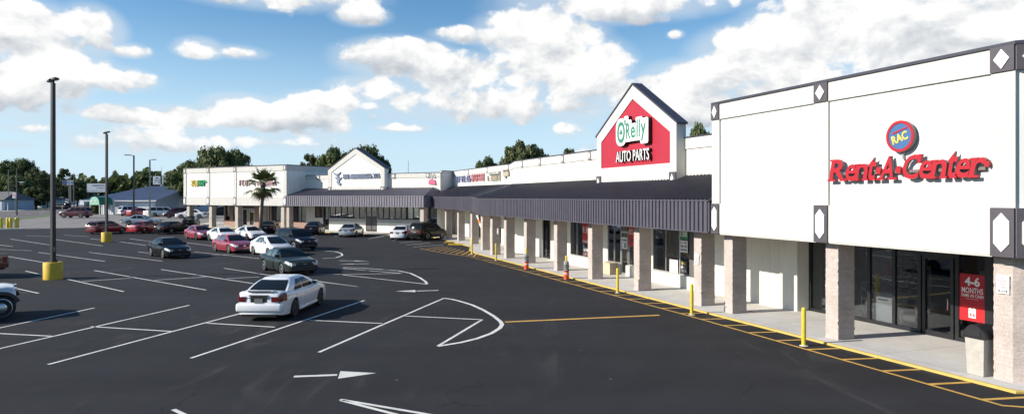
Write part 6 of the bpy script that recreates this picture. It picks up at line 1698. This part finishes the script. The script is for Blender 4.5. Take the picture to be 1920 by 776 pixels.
mb.box(xx(305.5) - .14, xx(309.5) + .14, -.1, .1, zz(329.5), zz(328), PALEG); mb.build('frame', t); mb = MB(); mb.cyl((xx(311), 0, zz(330.5)), (xx(332), 1, zz(350)), .12, .12, TANBLK, 8); mb.build('brace', t)
def upole(px, top, d, label, arm=0, r=.12, m=WOODP, cross=False):
    x = (px - CXP) / F * d; g = G(d); h = CAMH + (HZ - top) * d / F - g; t = thing('utility_pole', label, 'pole', (x, d, g), 0, 'utility poles and antennas in the distance')
    mb = MB(); mb.cyl((0, 0, -.2), (0, 0, h), r, r * .7, m, 8); mb.build('pole', t)
    if cross: mb = MB(); mb.box(-1.1, 1.1, -.06, .06, h - .6, h - .48, m); mb.build('crossarm', t)
    if arm:
        hz_ = h * .70; mb = MB(); mb.tube([(0, 0, hz_ - .2), (arm * .6, 0, hz_ + .05), (arm, 0, hz_)], [.05, .04, .04], GALV, 6); mb.build('arm', t); mb = MB(); mb.box(arm - .1 * (1 if arm > 0 else -1), arm + .7 * (1 if arm > 0 else -1), -.15, .15, hz_ - .08, hz_ + .06, PALEG); mb.build('lamp_head', t)
    return t
upole(31.5, 315, 130, 'wood pole with a street light arm beside the yellow guard posts', arm=.7, r=.14)
upole(15.8, 318, 180, 'thin pale pole in front of the far left oaks', r=.10, m=GALV)
upole(80.5, 337, 205, 'short dark pole between the low houses', r=.12)
upole(138.5, 325, 170, 'dark wood pole right of the pale blue sign', r=.16, cross=True)
upole(302.8, 313, 190, 'thin mast above the upright pale sign', r=.06, m=GALV)
upole(909.5, 296, 118, 'dark pole above the arcade parapet, left of the bushy tree', r=.10, m=FRAME)
upole(765.5, 301, 112, 'thin grey antenna mast above the white wing', r=.05, m=GALV)
# road signs
p = gp(28.5, 399); t = thing('road_sign', 'white no-turn road sign with red ring on a thin post', 'sign', (p.x, p.y, G(p.y))); s_ = p.y / F
mb = MB(); mb.cyl((0, 0, 0), (0, 0, 4.3), .05, .05, GALV, 8); mb.build('post', t); 
mb = MB(); mb.box(-.55, .55, -.07, -.05, 3.2, 4.4, SIGNW); mb.build('plate', t)
mb = MB(); n = 20
for i in range(n):
    a, b = 2 * PI * i / n, 2 * PI * (i + 1) / n; mb.add([(r_ * math.cos(w), -.075, 3.8 + r_ * math.sin(w)) for r_, w in ((.36, a), (.46, a), (.46, b), (.36, b))], [(0, 1, 2, 3)], RED)
mb.add([(-.33, -.076, 4.07), (-.27, -.076, 4.13), (.33, -.076, 3.53), (.27, -.076, 3.47)], [(0, 1, 2, 3)], RED); mb.add([(.05, -.074, 3.5), (.14, -.074, 3.5), (.14, -.074, 3.95), (.05, -.074, 3.95)], [(0, 1, 2, 3)], BLACKM); mb.add([(-.22, -.074, 3.85), (.05, -.074, 3.85), (.05, -.074, 3.95), (-.22, -.074, 3.95)], [(0, 1, 2, 3)], BLACKM)
mb.build('symbol', t)
for px, py, h, lab in ((14.5, 396, 2.0, 'thin white marker post on the grass verge, left of the no-turn sign'), (61, 391.5, 1.9, 'thin white marker post at the far edge of the street'), (3.5, 392, 2.8, 'white post in front of the pale blue house')):
    p = gp(px, py); t = thing('marker_post', lab, 'post', (p.x, p.y, G(p.y))); mb = MB(); mb.box(-.10, .10, -.06, .06, 0, h, PALEG); mb.build('post', t); mb = MB(); mb.box(-.11, .11, -.07, .07, h * .8, h * .88, CARGLASSL); mb.build('reflector', t)

# ================================================================== camera, sun, sky
cam = bpy.data.cameras.new('camera'); co = bpy.data.objects.new('camera', cam); COL.objects.link(co); scene.camera = co
cam.sensor_width = 36.0; cam.lens = 24.0; cam.clip_start = 0.1; cam.clip_end = 12000; cam.shift_y = -(388 - HZ) / 1920.0
co.location = (0, 0, CAMH); co.rotation_euler = (R(90), 0, 0)
SUN_EL, SUN_AZ = 27.5, -105.0         # azimuth measured clockwise from the view direction
sun = bpy.data.lights.new('sun', 'SUN'); so = bpy.data.objects.new('sun', sun); COL.objects.link(so)
sun.energy = 4.8; sun.angle = R(0.53); sun.color = (1.0, 0.93, 0.83)
to = Vector((math.sin(R(SUN_AZ)) * math.cos(R(SUN_EL)), math.cos(R(SUN_AZ)) * math.cos(R(SUN_EL)), math.sin(R(SUN_EL))))
so.rotation_euler = to.to_track_quat('Z', 'Y').to_euler(); so.location = to * 100

w = bpy.data.worlds.new('World'); scene.world = w; w.use_nodes = True
t = NT(w.node_tree); t.n.clear(); out = t.new('ShaderNodeOutputWorld')
sky = t.new('ShaderNodeTexSky', sky_type='NISHITA'); sky.sun_disc = False; sky.sun_elevation = R(SUN_EL); sky.sun_rotation = R(SUN_AZ); sky.air_density = 1.0; sky.dust_density = 0.2; sky.ozone_density = 1.6; sky.altitude = 0
bg = t.new('ShaderNodeBackground'); bg.inputs['Strength'].default_value = 0.105
hs = t.new('ShaderNodeHueSaturation'); hs.inputs['Saturation'].default_value = 1.3; t.l.new(sky.outputs[0], hs.inputs['Color']); t.l.new(hs.outputs[0], bg.inputs[0])
d = t.new('ShaderNodeTexCoord').outputs['Generated']; sp = t.new('ShaderNodeSeparateXYZ'); t.l.new(d, sp.inputs[0])
az = t.math('ARCTAN2', sp.outputs[0], sp.outputs[1]); el = t.math('ARCSINE', sp.outputs[2])
cb = t.new('ShaderNodeCombineXYZ'); t.l.new(az, cb.inputs[0]); t.l.new(el, cb.inputs[1]); ae = cb.outputs[0]
# cumulus clouds: centre, half-widths (towards left/right, up, down) given as bearings on the sky
CL = [(60, 60, 150, 62, 62, 1.25), (165, 55, 75, 48, 60, 1.0), (100, 130, 140, 50, 50, 1.0), (210, 148, 95, 26, 26, .8), (30, 170, 150, 60, 60, .8), (240, 97, 46, 16, 13, .75),
      (372, 96, 52, 26, 16, .85), (445, 100, 55, 14, 10, .45), (520, -12, 210, 40, 34, .8), (672, 28, 62, 26, 22, .85),
      (215, 216, 70, 22, 17, .85), (340, 224, 150, 28, 24, .95), (450, 205, 80, 30, 36, .95), (560, 225, 110, 42, 38, 1.0), (610, 190, 80, 20, 26, .85), (300, 262, 190, 26, 28, .55), (560, 268, 120, 16, 14, .5), (60, 240, 60, 13, 11, .5), (20, 272, 40, 7, 6, .35),
      (745, 105, 125, 36, 48, 1.1), (860, 140, 120, 48, 52, 1.0), (700, 165, 80, 26, 30, .8), (1010, 62, 130, 54, 60, 1.15), (900, 66, 90, 18, 20, .75), (1050, 130, 140, 70, 66, 1.1), (880, 195, 220, 44, 40, .7), (1095, 178, 110, 60, 56, .95), (1070, 245, 40, 22, 18, .5),
      (760, 241, 62, 11, 8, .6), (700, 200, 34, 12, 10, .6), (862, 207, 36, 9, 8, .55),
      (1180, 8, 260, 44, 36, .85), (1410, 90, 130, 56, 50, 1.05), (1330, 150, 150, 46, 52, .95), (1290, 200, 160, 48, 48, .85), (1560, 60, 220, 90, 100, 1.1), (1780, 70, 280, 130, 120, 1.2), (1480, 170, 220, 70, 60, .85), (2050, 60, 260, 160, 180, 1.0), (-220, 110, 220, 120, 110, 1.0), (1268, 66, 18, 10, 8, .55), (1180, 300, 120, 40, 30, .5)]
acc = None; sw_ = None; sy_ = None
for (px, py, rx, ru, rd, s_) in CL:
    ca = math.atan((px - CXP) / F); ce = math.atan((HZ - py) / math.hypot(F, px - CXP))
    k = math.cos(ca); sx = 1.0 / (rx / F * k * k); sy = 1.0 / (ru / F * k); q = ru / rd
    v = t.vec('MULTIPLY_ADD', ae, (sx, sy, 0), (-ca * sx, -ce * sy, 0)); vr = v; v2 = t.vec('MULTIPLY', v, (-1, -q, 0)); v = t.vec('MAXIMUM', v, v2)
    f = t.math('MULTIPLY_ADD', t.vec('DOT_PRODUCT', v, v), -s_, s_)
    acc = f if acc is None else t.math('SMOOTH_MAX', acc, f, 0.22)
    wgt = t.math('MAXIMUM', t.math('ADD', f, 0.35), 0.0); wgt = t.math('MULTIPLY', wgt, wgt); yy = t.vec('DOT_PRODUCT', vr, (0, 1, 0))
    sw_ = t.math('ADD', wgt, 0.001) if sw_ is None else t.math('ADD', sw_, wgt)
    sy_ = t.math('MULTIPLY', wgt, yy) if sy_ is None else t.math('MULTIPLY_ADD', wgt, yy, sy_)
acc = t.math('MAXIMUM', acc, -1.2)
mpa = t.vec('MULTIPLY', ae, (1.0, 1.35, 1.0))
n1 = t.noise(mpa, 9.0, 9, 0.58, 0.25); n2 = t.noise(mpa, 34.0, 6, 0.6)
vo = t.new('ShaderNodeTexVoronoi', feature='SMOOTH_F1'); wv = t.new('ShaderNodeVectorMath', operation='SCALE')
nz = t.new('ShaderNodeTexNoise'); t.l.new(mpa, nz.inputs['Vector']); nz.inputs['Scale'].default_value = 22; nz.inputs['Detail'].default_value = 4
t.l.new(nz.outputs['Color'], wv.inputs[0]); wv.inputs['Scale'].default_value = 0.035; t.l.new(t.vec('ADD', mpa, wv.outputs[0]), vo.inputs['Vector']); vo.inputs['Scale'].default_value = 30; vo.inputs['Smoothness'].default_value = .4
dens = t.math('MULTIPLY_ADD', t.math('SUBTRACT', n1, 0.5), 2.6, acc); dens = t.math('MULTIPLY_ADD', t.math('SUBTRACT', n2, 0.5), 1.05, dens); dens = t.math('MULTIPLY_ADD', t.math('SUBTRACT', 0.42, vo.outputs['Distance']), 0.7, dens)
alpha = t.ramp(dens, 0.12, 0.50, 0, 1, True)
# brightness: lit tops, soft grey folds and bases
n1b = t.noise(t.vec('ADD', mpa, (-0.012, 0.028, 0)), 9.0, 5, 0.58, 0.25); n1c = t.noise(mpa, 9.0, 5, 0.58, 0.25)
relief = t.math('SUBTRACT', n1c, n1b)
br = t.math('MULTIPLY_ADD', relief, 1.5, t.ramp(t.noise(mpa, 5.0, 4), .32, .68, .88, 1.06)); br = t.math('MULTIPLY_ADD', t.math('SUBTRACT', n2, .5), .45, br)
yrel = t.math('DIVIDE', sy_, sw_); br = t.math('SUBTRACT', br, t.ramp(yrel, -0.75, 0.15, 0.30, 0.0, True)); br = t.math('MINIMUM', t.math('MAXIMUM', br, .45), 1.08)
ccol = t.mix(t.ramp(br, .55, 1.0), (0.72, 0.78, 0.85, 1), (1.0, 0.99, 0.97, 1))
cl = t.new('ShaderNodeBackground'); t.l.new(ccol, cl.inputs[0]); t.l.new(t.ramp(br, .5, 1.0, 0.48, 0.745), cl.inputs[1])
# pale veil low over the horizon
hz_ = t.new('ShaderNodeBackground'); hz_.inputs[0].default_value = (0.50, 0.68, 0.86, 1); hz_.inputs[1].default_value = 0.85
mh = t.new('ShaderNodeMixShader'); t.l.new(t.ramp(el, 0.0, 0.27, 0.85, 0.0, True), mh.inputs[0]); t.l.new(bg.outputs[0], mh.inputs[1]); t.l.new(hz_.outputs[0], mh.inputs[2])
veil = t.new('ShaderNodeBackground'); veil.inputs[0].default_value = (0.72, 0.83, 0.93, 1); veil.inputs[1].default_value = 0.66
va = t.ramp(t.math('MULTIPLY_ADD', t.math('SUBTRACT', t.noise(mpa, 4.0, 6, .6), .5), 1.6, acc), -0.45, 0.60, 0.0, 0.62, True)
mv = t.new('ShaderNodeMixShader'); t.l.new(va, mv.inputs[0]); t.l.new(mh.outputs[0], mv.inputs[1]); t.l.new(veil.outputs[0], mv.inputs[2])
mx = t.new('ShaderNodeMixShader'); t.l.new(t.math('MULTIPLY', alpha, t.ramp(el, 0.005, 0.09, 0.35, 0.97)), mx.inputs[0]); t.l.new(mv.outputs[0], mx.inputs[1]); t.l.new(cl.outputs[0], mx.inputs[2])
t.l.new(mx.outputs[0], out.inputs[0])

scene.render.engine = 'CYCLES'
scene.view_settings.view_transform = 'Standard'; scene.view_settings.look = 'None'; scene.view_settings.exposure = 0.5; scene.view_settings.gamma = 1.0
scene.cycles.max_bounces = 8; scene.cycles.transparent_max_bounces = 12; scene.cycles.use_denoising = True
scene.cycles.caustics_reflective = False; scene.cycles.caustics_refractive = False
